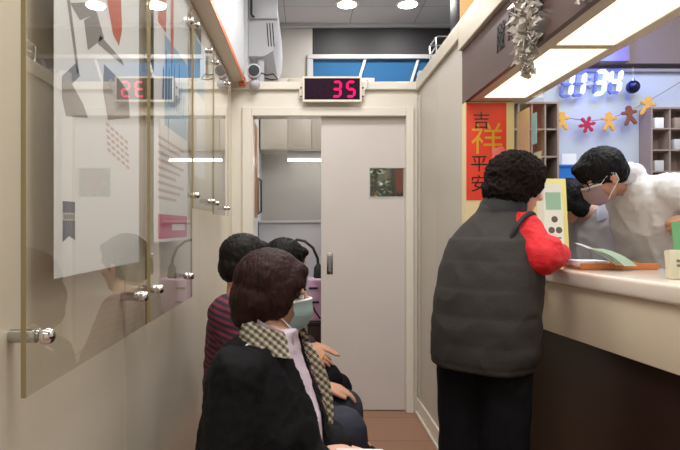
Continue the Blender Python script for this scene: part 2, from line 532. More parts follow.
# back room and far hall wall
bm = bmesh.new()
box(bm, XL - 0.1, 1.2, YF, YF + 0.1, 0, 2.66)
box(bm, XL - 0.1, 0.07, YF, YF + 0.1, 2.66, ZC)
m_hallgrey = mat('grey_white_panel', rgb(176, 172, 166), 0.5)
struct('wall_back', bm, m_hallgrey)
struct('wall_beam', bx(0.0705, XR, YF, YF + 0.1, 2.90, ZC), m_dark)
bm = bmesh.new()
box(bm, XL, XR, YF - 0.05, YF - 0.001, 3.165, 3.199, 0.004)
box(bm, 0.02, XR, YF - 0.03, YF - 0.001, 2.872, 2.912, 0.004)
box(bm, 0.02, 0.075, YF - 0.03, YF - 0.001, 2.64, 2.871, 0.004)
struct('trim_7', bm, mat('grey_window_frame', rgb(170, 170, 172), 0.4))
win = struct('window_1', bx(0.0755, 2.2, YF + 0.012, YF + 0.02, 2.661, 2.88), m_blue)
bm = bmesh.new()
for x in (0.55, 1.05, 1.55):
    prism(bm, [(x - 0.06, YF - 0.012, 2.66), (x - 0.035, YF - 0.012, 2.66), (x + 0.03, YF - 0.012, 2.871), (x + 0.005, YF - 0.012, 2.871)], (0, 1, 0), 0.01)
obj('mullion', bm, m_ltgrey, win, smooth=False)
struct('wall_inner', bx(XL, -0.410, YE + 0.101, YF, 0, ZC), m_wallup)

# ------------------------------------------------------------------ lamps and light
m_panel = emat('lit_soffit_panel', (1.0, 0.92, 0.60, 1), 2.0)
for i, (a, b) in enumerate(pan):
    t = thing('soffit_light', (0.96, (a + b) / 2, 1.94), ('nearer glowing cream light panel in the soffit over the counter', 'farther glowing cream light panel in the soffit by the red banner')[i], 'ceiling light', 'light panels in the soffit')
    obj('diffuser', bx(0.852, 1.050, a + 0.002, b - 0.002, 1.903, 1.909), m_panel, t, smooth=False)
    obj('lamp_tray', bx(0.852, 1.050, a + 0.002, b - 0.002, 1.911, 1.980), m_ltgrey, t, smooth=False)

def area(name, loc, sx, sy, power, col=(1, 0.93, 0.82), rot=(0, 0, 0)):
    l = bpy.data.lights.new(name, 'AREA'); l.shape = 'RECTANGLE'; l.size = sx; l.size_y = sy; l.energy = power; l.color = col
    o = bpy.data.objects.new(name, l); o.location = loc; o.rotation_euler = rot; COL.objects.link(o)
    return o
m_lamp = emat('lit_downlight', (1.0, 0.97, 0.92, 1), 30.0)
for i, (x, y, lab) in enumerate(((0.36, 4.62, 'round recessed downlight, left one of the two in the grey tiled ceiling'), (0.88, 4.62, 'round recessed downlight, right one of the two in the grey tiled ceiling'))):
    t = thing('downlight', (x, y, ZC), lab, 'ceiling light', 'recessed ceiling downlights')
    bm = lathe(bmesh.new(), [(0.085, 0), (0.10, 0), (0.10, -0.006), (0.085, -0.010)], Matrix.Translation((x, y, ZC - 0.0005)), 28)
    obj('rim', bm, m_trim, t)
    obj('bulb', lathe(bmesh.new(), [(0.001, -0.020), (0.05, -0.018), (0.080, -0.011)][::-1], Matrix.Translation((x, y, ZC)), 24), m_lamp, t)

area('corridor_ceiling_lamp', (0.15, 0.9, ZC - 0.03), 0.9, 0.5, 38, (1, 0.97, 0.93))
area('corridor_ceiling_lamp', (0.15, -1.0, ZC - 0.03), 1.2, 0.6, 14, (1, 0.97, 0.93))
area('corridor_ceiling_lamp', (0.15, 2.6, ZC - 0.03), 0.7, 0.5, 24, (1, 0.97, 0.93))
area('unseen_pharmacy_lamp', (2.2, 2.9, ZC - 0.03), 1.4, 0.8, 27, (0.95, 0.97, 1.0))
area('unseen_pharmacy_lamp', (1.85, 1.5, ZC - 0.03), 1.2, 0.8, 32, (0.97, 0.98, 1.0))  # unseen lamp, moved forward to brighten the staff's faces
for x in (0.36, 0.88):
    l_ = area('downlight_glow', (x, 4.62, ZC - 0.024), 0.15, 0.15, 9, (1, 0.97, 0.94)); l_.data.shape = 'DISK'
area('back_room_fill', (0.55, 4.35, 2.0), 0.3, 0.3, 4, (1, 0.97, 0.95))  # unseen fill light in mid-air, no fixture in the back room

# ------------------------------------------------------------------ acrylic notice boards on the left wall
GX0, GX1 = -0.461, -0.455          # back and front face of the clear sheets
def on_wall(px, py, x=GX0 - 0.0020):
    y = -x * F / (305.0 - px)
    return V((x, y, EYE + (228.0 - py) / F * y))

def board(y0, y1, z0, z1, knobs, label, rims):
    t = thing('notice_board', (XL, (y0 + y1) / 2, z0), label, 'notice board', 'clear acrylic notice boards on the left wall')
    obj('clear_sheet', bx(GX0, GX1, y0, y1, z0, z1), m_acryl, t, smooth=False)
    e = 0.0012; w = 0.0015
    obj('sheet_edge', bx(GX0 - 0.001, GX1 + e, y0 - w, y0 - 0.0001, z0, z1), m_acedge, t, smooth=False)
    obj('sheet_edge', bx(GX0 - 0.001, GX1 + e, y1 + 0.0001, y1 + w, z0, z1), m_acedge, t, smooth=False)
    for y, z, r in knobs:
        M = aim((XL, y, z), (1, 0, 0))
        k = obj('standoff', lathe(bmesh.new(), [(r*0.95, 0.0005), (r*0.95, 0.046)], M, 24), m_steel, t)
        obj('knob_cap', lathe(bmesh.new(), [(r*0.7, 0.0555), (r*1.12, 0.0558), (r*1.16, 0.060), (r*1.15, 0.066), (r*0.98, 0.072), (r*0.6, 0.0755), (0.001, 0.0765)], M, 28), m_chrome, k)
    return t

KR = 0.0125
A = board(0.879, 1.560, 1.003, 2.16, [(0.935, 1.093, KR), (1.50, 1.090, KR), (0.935, 2.09, KR), (1.50, 2.09, KR)],
          'large clear acrylic board nearest the viewer, with a white poster and chrome standoffs', 1)
B = board(1.585, 2.172, 1.003, 2.16, [(1.66, 1.092, KR), (2.115, 1.092, KR), (1.66, 2.09, KR), (2.115, 2.09, KR)],
          'clear acrylic board with a blue and magenta poster, second along the left wall', 1)
C_ = board(2.195, 2.675, 1.360, 2.165, [(2.235, 1.415, KR*0.9), (2.62, 1.410, KR*0.9), (2.235, 2.12, KR*0.9), (2.56, 2.12, KR*0.9)],
          'shorter clear acrylic board with blue sheet, third along the left wall', 1)
D = board(2.70, 3.19, 1.350, 2.165, [(2.745, 1.405, KR*0.9), (3.14, 1.395, KR*0.9), (2.745, 2.12, KR*0.9), (3.14, 2.12, KR*0.9)],
          'shorter clear acrylic board next to the doorway, empty, farthest along the wall', 1)

def flat(bm, pts, lift, mi=0):
    """print on a poster behind the sheet: pixel outline put on the poster's plane"""
    return prism(bm, [on_wall(px, py, GX0 - 0.0020 + lift) for px, py in pts], (1, 0, 0), 0.0002, mi)

def wrect(bm, y0, y1, z0, z1, lift, mi=0):
    box(bm, GX0 - 0.0020 + lift, GX0 - 0.0020 + lift + 0.0002, y0, y1, z0, z1, mi=mi)

px_ = GX0 - 0.0020
m_prgrey = mat('print_grey', rgb(150, 144, 148), 0.5)
m_prlight = mat('print_pale_grey', rgb(186, 182, 182), 0.5)
m_prnavy = mat('print_navy', rgb(72, 78, 112), 0.5)
m_prorange = mat('print_orange_red', rgb(206, 92, 66), 0.5)
m_prblue = mat('print_sky_blue', rgb(148, 188, 220), 0.5)
m_prdblue = mat('print_deep_blue', rgb(78, 112, 168), 0.5)
m_prmag = mat('print_magenta', rgb(208, 76, 122), 0.5)
m_prpink = mat('print_pink_grey', rgb(206, 182, 182), 0.5)

pA = thing('poster', (px_, 1.25, 1.185), 'white poster with a navy ribbon mark and grey drawing, behind the nearest acrylic board', 'poster', 'posters behind the acrylic boards')
obj('paper', bx(px_ - 0.0006, px_, 0.996, 1.506, 1.186, 2.14), m_paper, pA, smooth=False)
bm = bmesh.new()
flat(bm, [(67,0),(70,0),(79,72),(77,74)], 0.0001)
flat(bm, [(70,3),(92,2),(97,14),(80,20)], 0.0001)
flat(bm, [(84,20),(97,13),(104,38),(88,50)], 0.0001)
flat(bm, [(62,76),(76,63),(80,76),(72,84),(83,104),(88,118),(66,116),(62,98)], 0.0001)
flat(bm, [(104,64),(118,78),(128,92),(130,118),(108,120),(103,90)], 0.0001)
flat(bm, [(100,35),(122,60),(124,66),(98,44)], 0.0001)
obj('drawing', bm, m_prgrey, pA, smooth=False)
bm = bmesh.new(); flat(bm, [(107,0),(121,0),(122,30),(119,46),(113,34)], 0.0001)
obj('orange_figure', bm, m_prorange, pA, smooth=False)
bm = bmesh.new(); flat(bm, [(62.6,201),(75,202),(75,240),(69,236),(62.6,242)], 0.0001)
rb = obj('ribbon_mark', bm, m_prnavy, pA, smooth=False)
bm = bmesh.new(); flat(bm, [(62.8,212.5),(74.8,213),(74.8,220.5),(62.8,220.5)], 0.0003)
obj('ribbon_band', bm, m_prlight, rb, smooth=False)
bm = bmesh.new()
for k in range(5): flat(bm, [(64.2+k*2.1,214.5),(65.4+k*2.1,214.5),(66.0+k*2.1,219),(64.8+k*2.1,219)], 0.0005)
obj('ribbon_letters', bm, m_prnavy, rb, smooth=False)
bm = bmesh.new()
for r in range(5):
    for c in range(5):
        x0 = 106 + c * 4.6 + r * 0.4; y0 = 122 + r * 6.4 + c * 4.2
        if x0 < 131: flat(bm, [(x0, y0), (x0 + 3.4, y0 + 2.6), (x0 + 3.4, y0 + 5.4), (x0, y0 + 3.2)], 0.0001)
obj('small_print', bm, m_prpink, pA, smooth=False)

pB = thing('poster', (px_, 1.86, 1.24), 'tall poster with blue picture and magenta footer, behind the second acrylic board', 'poster', 'posters behind the acrylic boards')
obj('paper', bx(px_ - 0.0006, px_, 1.655, 2.13, 1.235, 2.15), m_paper, pB, smooth=False)
bm = bmesh.new(); wrect(bm, 1.78, 2.12, 1.62, 1.92, 0.0001)
obj('blue_picture', bm, m_prblue, pB, smooth=False)
bm = bmesh.new()
for k in range(9):
    y = 1.75 + k * 0.037; hgt = (0.10, 0.16, 0.12, 0.2, 0.15, 0.09, 0.17, 0.12, 0.08)[k]
    prism(bm, [(px_ + 0.0004, y, 1.70), (px_ + 0.0004, y + 0.018, 1.70), (px_ + 0.0004, y + 0.024, 1.70 + hgt), (px_ + 0.0004, y + 0.010, 1.70 + hgt * 1.1)], (1, 0, 0), 0.0002)
obj('blue_strokes', bm, m_prdblue, pB, smooth=False)
bm = bmesh.new(); wrect(bm, 1.70, 1.80, 1.93, 2.12, 0.0001); wrect(bm, 1.86, 1.90, 1.88, 2.12, 0.0005)
obj('red_figure', bm, m_prorange, pB, smooth=False)
bm = bmesh.new()
for r in range(9):
    wrect(bm, 1.70, 2.06 - (r % 3) * 0.06, 1.565 - r * 0.024, 1.575 - r * 0.024, 0.0001)
obj('text_rows', bm, m_prpink, pB, smooth=False)
bm = bmesh.new(); wrect(bm, 1.70, 2.115, 1.245, 1.325, 0.0001)
ft = obj('magenta_footer', bm, m_prmag, pB, smooth=False)
bm = bmesh.new(); wrect(bm, 1.88, 2.08, 1.272, 1.294, 0.0003)
obj('footer_panel', bm, m_paper, ft, smooth=False)

pC = thing('poster', (px_, 2.38, 1.5), 'pale sheet with blue header, behind the short third acrylic board', 'poster', 'posters behind the acrylic boards')
obj('paper', bx(px_ - 0.0006, px_, 2.26, 2.50, 1.50, 2.10), m_paper, pC, smooth=False)
bm = bmesh.new(); wrect(bm, 2.27, 2.49, 1.86, 2.09, 0.0001)
obj('blue_header', bm, m_prblue, pC, smooth=False)

# ------------------------------------------------------------------ end wall things
# queue number display
m_bezel = mat('cream_display_case', rgb(226, 216, 200), 0.4)
m_lens = mat('dark_plum_display_window', rgb(34, 8, 30), 0.5, spec=0.1)
m_led = emat('lit_red_segment', (1.0, 0.012, 0.12, 1), 1.9)
m_segoff = mat('unlit_segment', rgb(40, 12, 36), 0.5, spec=0.1)
qx0, qx1, qz0, qz1, qy = -0.016, 0.386, 2.140, 2.312, YE - 0.075
q = thing('number_display', ((qx0 + qx1) / 2, YE, qz0), 'cream queue number display showing red 35 above the doorway', 'display')
bm = bmesh.new()
box(bm, qx0, qx1, qy + 0.012, YE - 0.031, qz0, qz1, 0.004)
box(bm, qx0, qx1, qy, qy + 0.0115, qz1 - 0.012, qz1); box(bm, qx0, qx1, qy, qy + 0.0115, qz0, qz0 + 0.014)
box(bm, qx0, qx0 + 0.012, qy, qy + 0.0115, qz0 + 0.014, qz1 - 0.012); box(bm, qx1 - 0.012, qx1, qy, qy + 0.0115, qz0 + 0.014, qz1 - 0.012)
obj('case', bm, m_bezel, q)
obj('window', bx(qx0 + 0.0125, qx1 - 0.0125, qy + 0.006, qy + 0.0112, qz0 + 0.0145, qz1 - 0.0125), m_lens, q, smooth=False)
SEG = {'0': 'abcdef', '1': 'bc', '3': 'abcdg', '4': 'bcfg', '5': 'acdfg', '8': 'abcdefg'}
def seven(bm, ch, cx, cz, w, h, t, y, y2, slant=0.06, invert=False, tf=None):
    hx, hz = w / 2, h / 2
    segs = {'a': ((-hx, hz), (hx, hz)), 'g': ((-hx, 0), (hx, 0)), 'd': ((-hx, -hz), (hx, -hz)),
            'f': ((-hx, 0), (-hx, hz)), 'b': ((hx, 0), (hx, hz)), 'e': ((-hx, -hz), (-hx, 0)), 'c': ((hx, -hz), (hx, 0))}
    for s, (p, r) in segs.items():
        if (s in SEG[ch]) == invert: continue
        a = V((p[0], p[1])); b = V((r[0], r[1])); d = (b - a).normalized(); n = V((-d.y, d.x)) * t / 2
        g = t * 0.12
        a2, b2 = a + d * g, b - d * g
        out = [a2, a2 + d * t / 2 + n, b2 - d * t / 2 + n, b2, b2 - d * t / 2 - n, a2 + d * t / 2 - n]
        pts = [(cx + u.x + u.y * slant, y, cz + u.y) for u in out]
        if tf: pts = [tf @ V(u) for u in pts]
        prism(bm, pts, (0, 1, 0), y2 - y)
dz = (qz0 + qz1) / 2
for cx, ch in ((0.217, '3'), (0.312, '5')):
    bm = bmesh.new(); seven(bm, ch, cx, dz, 0.050, 0.098, 0.016, qy + 0.002, qy + 0.0055)
    obj('lit_digit', bm, m_led, q, smooth=False)
bm = bmesh.new()
for cx in (0.045, 0.130): seven(bm, '8', cx, dz, 0.050, 0.098, 0.014, qy + 0.004, qy + 0.0058)
obj('unlit_digits', bm, m_segoff, q, smooth=False)
for s in (-1, 1):
    x = qx0 - 0.012 if s < 0 else qx1 + 0.012
    br = obj('bracket', bx(x - 0.012, x + 0.012, YE - 0.036, YE - 0.031, dz - 0.055, dz + 0.03, 0.003), m_bezel, q)
    for k in (-0.042, 0.018): obj('screw', lathe(bmesh.new(), [(0.006, 0), (0.006, 0.004), (0.002, 0.006)], aim((x, YE - 0.036, dz + k), (0, -1, 0)), 12), m_black, br)
tag(obj('display_cable', tube(bmesh.new(), [(0.40, YE - 0.034, 2.22), (0.425, YE - 0.036, 2.24), (0.435, YE - 0.036, 2.28), (0.430, YE - 0.034, 2.30), (0.425, YE - 0.01, 2.302)], 0.004, 8), m_ltgrey),
    'thin grey cable looping up beside the red number display', 'cable')

# security camera on the left end of the header
t = thing('security_camera', (-0.345, YE - 0.03, 2.29), 'small white round security camera on the header by the air conditioner', 'security camera')
obj('mount', lathe(bmesh.new(), [(0.036, 0), (0.036, 0.016), (0.022, 0.028)], aim((-0.345, YE - 0.031, 2.262), (0, -1, 0)), 24), m_acwhite, t)
bm = ball(bmesh.new(), (-0.345, YE - 0.072, 2.262), 0.036); obj('swivel_ball', bm, m_acwhite, t)
hd = obj('camera_head', lathe(bmesh.new(), [(0.020, -0.05), (0.046, -0.04), (0.047, 0.030), (0.040, 0.034)], aim((-0.345, YE - 0.095, 2.338), (0.06, -1, -0.05)), 28), m_acwhite, t)
l = obj('lens_face', lathe(bmesh.new(), [(0.037, 0.0345), (0.037, 0.037), (0.020, 0.0375)], aim((-0.345, YE - 0.095, 2.338), (0.06, -1, -0.05)), 24), m_darkvent, hd)
obj('cable', tube(bmesh.new(), [(-0.31, YE - 0.07, 2.34), (-0.26, YE - 0.04, 2.33), (-0.22, YE - 0.02, 2.345), (-0.19, YE + 0.0, 2.315), (-0.23, YE + 0.01, 2.312), (-0.28, YE + 0.02, 2.325)], 0.005, 8), m_black, t)
# air conditioner high on the inner left wall
t = thing('air_conditioner', (-0.41, 4.2, 2.5), 'white wall air conditioner high up at the left, above the partition', 'air conditioner')
bm = bmesh.new()
def acring(y, s=1.0):
    prof = [(-0.408, 2.95), (-0.24, 2.95), (-0.205, 2.92), (-0.198, 2.80), (-0.205, 2.66), (-0.235, 2.57), (-0.30, 2.53), (-0.408, 2.53)]
    return [bm.verts.new((x, y, z)) for x, z in prof]
r0, r1 = acring(3.93), acring(4.78)
for k in range(8): bm.faces.new((r0[k], r0[(k+1) % 8], r1[(k+1) % 8], r1[k]))
bm.faces.new(r0); bm.faces.new(r1[::-1])
obj('body', bm, m_acwhite, t, angle=30)
obj('end_cover', bx(-0.408, -0.20, 3.905, 3.9295, 2.795, 2.96, 0.008), m_acwhite, t)
bm = bmesh.new()
for x in (-0.275, -0.255, -0.235): prism(bm, [(x - 0.006, 3.928, 2.77), (x + 0.002, 3.928, 2.77), (x + 0.014, 3.928, 2.60), (x + 0.006, 3.928, 2.60)], (0, 1, 0), 0.0015)
obj('vent_slots', bm, m_darkvent, t, smooth=False)
obj('pipe', tube(bmesh.new(), [(-0.385, 3.88, 3.15), (-0.385, 3.88, 2.82), (-0.375, 3.88, 2.80), (-0.365, 3.885, 2.80)], 0.008, 10), m_black, t)
obj('drain_duct', tube(bmesh.new(), [(-0.33, 4.0, 2.53), (-0.33, 4.0, 2.31)], 0.028, 14), m_acwhite, t)

# back room: cabinets, strip light, machines
t = thing('wall_cabinet', (-0.1, YF - 0.3, 1.98), 'row of cream wall cabinets beyond the doorway', 'cabinet')
obj('carcass', bx(-0.40, 0.62, YF - 0.28, YF - 0.001, 1.975, 2.62), m_cab, t, smooth=False)
for a, b in ((-0.395, -0.155), (-0.150, 0.055), (0.062, 0.30), (0.306, 0.60)):
    bm = bmesh.new(); box(bm, a, b, YF - 0.30, YF - 0.2805, 1.98, 2.61, 0.003)
    d = obj('cabinet_door', bm, m_cab, t)
    bm = bmesh.new(); w = 0.035
    box(bm, a + w, b - w, YF - 0.305, YF - 0.3005, 1.98 + w, 2.61 - w, 0.002)
    obj('door_panel', bm, m_cab, d)
t = thing('strip_light', (0.08, 4.9, 1.90), 'lit white tube light under the cream wall cabinets', 'strip light')
obj('tube', tube(bmesh.new(), [(-0.155, 4.90, 1.895), (0.32, 4.90, 1.895)], 0.010, 12), emat('lit_tube', (1, 0.97, 0.92, 1), 14), t)
obj('tube_holder', bx(-0.16, 0.33, 4.885, 4.915, 1.910, 1.974), m_ltgrey, t, smooth=False)
t = thing('base_cabinet', (0.1, 4.9, 0), 'white base cabinet along the far wall beyond the doorway', 'cabinet')
obj('body', bx(-0.405, 0.62, 4.72, YF - 0.001, 0.0005, 1.32, 0.004), m_acwhite, t)
obj('worktop', bx(-0.405, 0.62, 4.70, YF - 0.001, 1.3205, 1.345, 0.004), m_ltgrey, t)
tag(obj('wood_panel', bx(-0.409, -0.378, 4.0, 4.30, 1.36, 2.08, 0.003), m_wood), 'narrow orange-brown wood panel just inside the doorway', 'panel')
t = thing('wall_rail', (-0.405, 4.62, 1.4), 'dark upright grab rail on the inner wall past the doorway', 'rail')
obj('bar', tube(bmesh.new(), [(-0.395, 4.66, 1.70), (-0.378, 4.66, 1.69), (-0.378, 4.66, 1.42), (-0.395, 4.66, 1.41)], 0.008, 10), m_darkvent, t)
obj('fixing_plate', bx(-0.4095, -0.395, 4.645, 4.675, 1.395, 1.715, 0.002), m_grey, t)
# pink machine on a dark cart
t = thing('medical_device', (0.11, 4.35, 0.62), 'pink enamelled machine on a dark cart beyond the doorway', 'machine')
obj('housing', bx(0.02, 0.30, 4.25, 4.48, 0.545, 0.875, 0.02), m_pink, t)
obj('handle', bx(0.03, 0.10, 4.236, 4.2495, 0.80, 0.815, 0.003), m_black, t); obj('handle', bx(0.06, 0.11, 4.236, 4.2495, 0.69, 0.705, 0.003), m_black, t)
obj('hose', tube(bmesh.new(), [(0.05, 4.24, 0.70), (0.08, 4.21, 0.63), (0.12, 4.22, 0.57)], 0.007, 8), m_black, t)
t = thing('equipment_cart', (0.14, 4.36, 0), 'dark brown cart under the pink machine', 'cart')
obj('shelf', bx(0.0, 0.32, 4.23, 4.50, 0.515, 0.5445, 0.004), m_darkbrown, t)
obj('cabinet_box', bx(0.02, 0.30, 4.25, 4.48, 0.06, 0.5145, 0.004), m_darkbrown, t)
for x in (0.04, 0.28):
    for y in (4.27, 4.46): obj('caster', lathe(bmesh.new(), [(0.028, -0.012), (0.03, 0), (0.028, 0.012)], aim((x, y, 0.0305), (1, 0, 0)), 18), m_black, t)
t = thing('gooseneck_lamp', (-0.115, 4.10, 0), 'black gooseneck floor lamp just beyond the doorway', 'lamp')
obj('neck', tube(bmesh.new(), [(-0.115, 4.10, 0.02), (-0.115, 4.10, 1.10), (-0.10, 4.10, 1.17), (-0.06, 4.10, 1.192), (0.0, 4.10, 1.18), (0.06, 4.10, 1.13), (0.095, 4.10, 1.05), (0.10, 4.10, 1.0)], 0.011, 10), m_black, t)
obj('lamp_head', lathe(bmesh.new(), [(0.012, 0), (0.032, -0.03), (0.036, -0.10), (0.03, -0.11)], Matrix.Translation((0.10, 4.10, 1.01)), 20), m_darkvent, t)
obj('base', lathe(bmesh.new(), [(0.12, 0.0005), (0.12, 0.015), (0.02, 0.03)], Matrix.Translation((-0.115, 4.10, 0)), 20), m_black, t)

# things standing on the right partition
t = thing('storage_box', (0.9, 2.83, 2.318), 'tan fronted black box standing on top of the right partition', 'box')
obj('box_body', bx(RX + 0.003, 1.08, 2.753, 2.93, 2.3185, 2.70, 0.004), m_black, t)
f = obj('front_panel', bx(RX + 0.003, 1.08, 2.738, 2.7525, 2.3185, 2.70, 0.003), mat('tan_box_front', rgb(206, 166, 112), 0.5), t)
bm = bmesh.new()
for x, z in ((0.835, 2.352), (0.865, 2.385)): lathe(bm, [(0.010, 0), (0.009, 0.002)], aim((x, 2.7378, z), (0, -1, 0)), 14)
obj('dark_hole', bm, m_black, f)
t = thing('wire_rack', (0.8, 3.32, 2.318), 'small bare wire rack on top of the right partition', 'rack')
for y in (3.24, 3.40):
    obj('wire_hoop', tube(bmesh.new(), [(0.790, y, 2.319), (0.785, y, 2.42), (0.80, y, 2.43), (0.90, y, 2.43), (0.91, y, 2.319)], 0.006, 8), m_steel, t)
bm = bmesh.new()
for x, z in ((0.787, 2.425), (0.905, 2.425), (0.788, 2.37)): tube(bm, [(x, 3.24, z), (x, 3.40, z)], 0.005, 8)
obj('cross_wire', bm, m_steel, t)

# ------------------------------------------------------------------ sign lettering, banner, tinsel
bm = bmesh.new()
def stroke(y0, z0, y1, z1, w):
    a = V((RX - 0.0035, y0, z0)); b = V((RX - 0.0035, y1, z1)); d = (b - a).normalized(); n = V((0, -d.z, d.y)) * w / 2
    prism(bm, [a + n, b + n, b - n, a - n], (1, 0, 0), 0.003)
for yc, zc in ((2.165, 2.045), (2.045, 2.055), (1.925, 2.055)):
    for s in ((-.03, .05, -.034, -.052), (-.034, .05, .0, .05), (-.004, .05, -.004, -.05), (-.03, .017, 0, .017), (-.032, -.017, 0, -.017),
              (.008, .05, .036, .05), (.034, .05, .034, .018), (.01, .018, .036, .018), (.01, .05, .01, -.05), (.012, .0, .036, -.05), (.036, .004, .012, -.05)):
        stroke(yc - s[0], zc + s[1], yc - s[2], zc + s[3], 0.011)
# strokes run away from the viewer so they read from the corridor
tag(obj('sign_lettering', bm, mat('dark_sign_letter', rgb(26, 22, 26), 0.4), smooth=False), 'raised dark characters on the brown signboard over the counter', 'lettering')

bn = thing('banner', (0.893, 2.643, 1.42), 'red new year banner with gold and black characters on the pillar', 'banner')
m_banner = mat('red_banner_paper', rgb(222, 62, 40), 0.5, var=0.06, scale=14)
bxa, bxb, bza, bzb = 0.790, 0.985, 1.418, 1.892
obj('banner_paper', bx(bxa, bxb, 2.6415, 2.6445, bza, bzb), m_banner, bn, smooth=False)
def ch(s, size, x, z): return text_bm(s, size, basis((x, 2.6408, z), (1, 0, 0), (0, 0, 1), (0, -1, 0)), 0.0005)
obj('black_character', ch('\u5409', 0.088, 0.862, 1.800), m_black, bn, smooth=False)
obj('gold_character', ch('\u7965', 0.165, 0.890, 1.705), mat('gold_ink', rgb(214, 158, 40), 0.35), bn, smooth=False)
obj('black_character', ch('\u5e73', 0.088, 0.852, 1.590), m_black, bn, smooth=False)
obj('black_character', ch('\u5b89', 0.088, 0.852, 1.492), m_black, bn, smooth=False)
bm = bmesh.new()
for k in range(5):
    a = 2*PI*k/5; lathe(bm, [(0.021, 0), (0.019, 0.0006)], aim((0.952 + 0.020*math.cos(a), 2.6406 - 0.0002*k, 1.640 + 0.020*math.sin(a)), (0, -1, 0)), 14)
obj('pink_flower', bm, mat('pink_ink', rgb(236, 122, 118), 0.5), bn)

m_tinsel = mat('silver_foil', rgb(206, 200, 192), 0.4, metal=0.45)
t = thing('tinsel_garland', (0.765, 1.83, 2.2), 'silver tinsel garland hanging down in front of the brown signboard', 'garland')
obj('cord', tube(bmesh.new(), [(0.762, 1.83, 2.30), (0.757, 1.83, 2.0), (0.768, 1.825, 1.80)], 0.004, 8), m_tinsel, t)
bm = bmesh.new(); rnd = random.Random(3)
for k in range(520):
    z = rnd.uniform(1.80, 2.34); a = rnd.uniform(0, 2*PI)
    spread = 0.085 if z > 1.90 else 0.085 * max(0.25, (z - 1.76) / 0.14)
    d = V((math.cos(a) * 0.36 - 0.02, math.sin(a), rnd.uniform(-0.8, 0.45))).normalized()
    p = V((0.752, 1.83, z)) + d * rnd.uniform(0.0, spread * 0.45)
    s = d.cross(V((rnd.uniform(-1, 1), rnd.uniform(-1, 1), rnd.uniform(-1, 1)))).normalized() * rnd.uniform(0.008, 0.015)
    e = p + d * spread * rnd.uniform(0.5, 0.8)
    e.x = min(e.x, 0.782); 
    n = s.cross(d).normalized()
    mid = p.lerp(e, 0.45)
    pts = [p, mid + s, e, mid - s]
    if max(q_.x for q_ in pts) < 0.784: prism(bm, pts, n, 0.0006)
obj('foil_leaves', bm, m_tinsel, t, smooth=False)

t = thing('snowflake_ornament', (0.772, 1.50, 1.95), 'silver snowflake ornament hung under the brown signboard edge', 'ornament')
bm = bmesh.new(); c = V((0.770, 1.505, 1.952))
for k in range(6):
    a = PI * k / 3; d = V((0, math.cos(a), math.sin(a)))
    tube(bm, [c, c + d * 0.045], 0.0035, 6)
    for f_ in (0.022, 0.034):
        for s in (-1, 1):
            b = V((0, math.cos(a + s * 0.9), math.sin(a + s * 0.9))); tube(bm, [c + d * f_, c + d * f_ + b * 0.016], 0.0028, 6)
obj('flake', bm, m_tinsel, t)
obj('thread', tube(bmesh.new(), [(0.770, 1.505, 2.0), (0.770, 1.505, 2.165)], 0.0012, 6), m_tinsel, t)

# ------------------------------------------------------------------ counter
CF = lambda y: 1.0 + (2.30 - y) * 0.1067          # x of the front edge
ang = math.atan(0.1067)
cn = thing('service_counter', (1.3, 1.5, 0), 'long white service counter with cream apron and dark brown base', 'counter')
def slab(bm, y0, y1, inset, depth, z0, z1, bev):
    pts = [(CF(y0) + inset, y0), (CF(y0) + inset + depth, y0), (CF(y1) + inset + depth, y1), (CF(y1) + inset, y1)]
    a = [bm.verts.new((x, y, z0)) for x, y in pts]; b = [bm.verts.new((x, y, z1)) for x, y in pts]
    fs = [bm.faces.new(a[::-1]), bm.faces.new(b)] + [bm.faces.new((a[i], a[(i+1) % 4], b[(i+1) % 4], b[i])) for i in range(4)]
    if bev: bmesh.ops.bevel(bm, geom=list({e for f in fs for e in f.edges}), offset=bev, segments=4, affect='EDGES', profile=0.5)
    return bm
CZ = 1.115
obj('countertop', slab(bmesh.new(), 0.2, 2.640, 0.0, 0.46, 1.052, CZ, 0.014), m_counter, cn)
obj('apron', slab(bmesh.new(), 0.2, 2.640, 0.018, 0.40, 0.848, 1.0515, 0.002), m_apron, cn)
obj('base_panel', slab(bmesh.new(), 0.2, 2.640, 0.05, 0.35, 0.0005, 0.8475, 0), m_darkbrown, cn, smooth=False)
# clear screen above the counter by the pillar
t = thing('counter_screen', (1.05, 2.45, CZ), 'clear upright screen on the counter beside the red banner pillar', 'screen')
obj('screen_pane', bx(1.040, 1.046, 2.36, 2.690, CZ + 0.001, 1.88), m_glass, t, smooth=False)
n_ = bmesh.new(); box(n_, 1.0375, 1.0395, 2.42, 2.475, 1.66, 1.80)
obj('blue_notice', n_, mat('pale_blue_notice', rgb(150, 198, 216), 0.5), t, smooth=False)
n_ = bmesh.new(); box(n_, 1.0375, 1.0395, 2.375, 2.45, 1.51, 1.62)
obj('green_notice', n_, mat('pale_green_notice', rgb(202, 216, 186), 0.5), t, smooth=False)
n_ = bmesh.new(); box(n_, 1.0375, 1.0395, 2.50, 2.64, 1.40, 1.84)
obj('cream_sheet', n_, mat('cream_sheet_paper', rgb(214, 190, 160), 0.5), t, smooth=False)

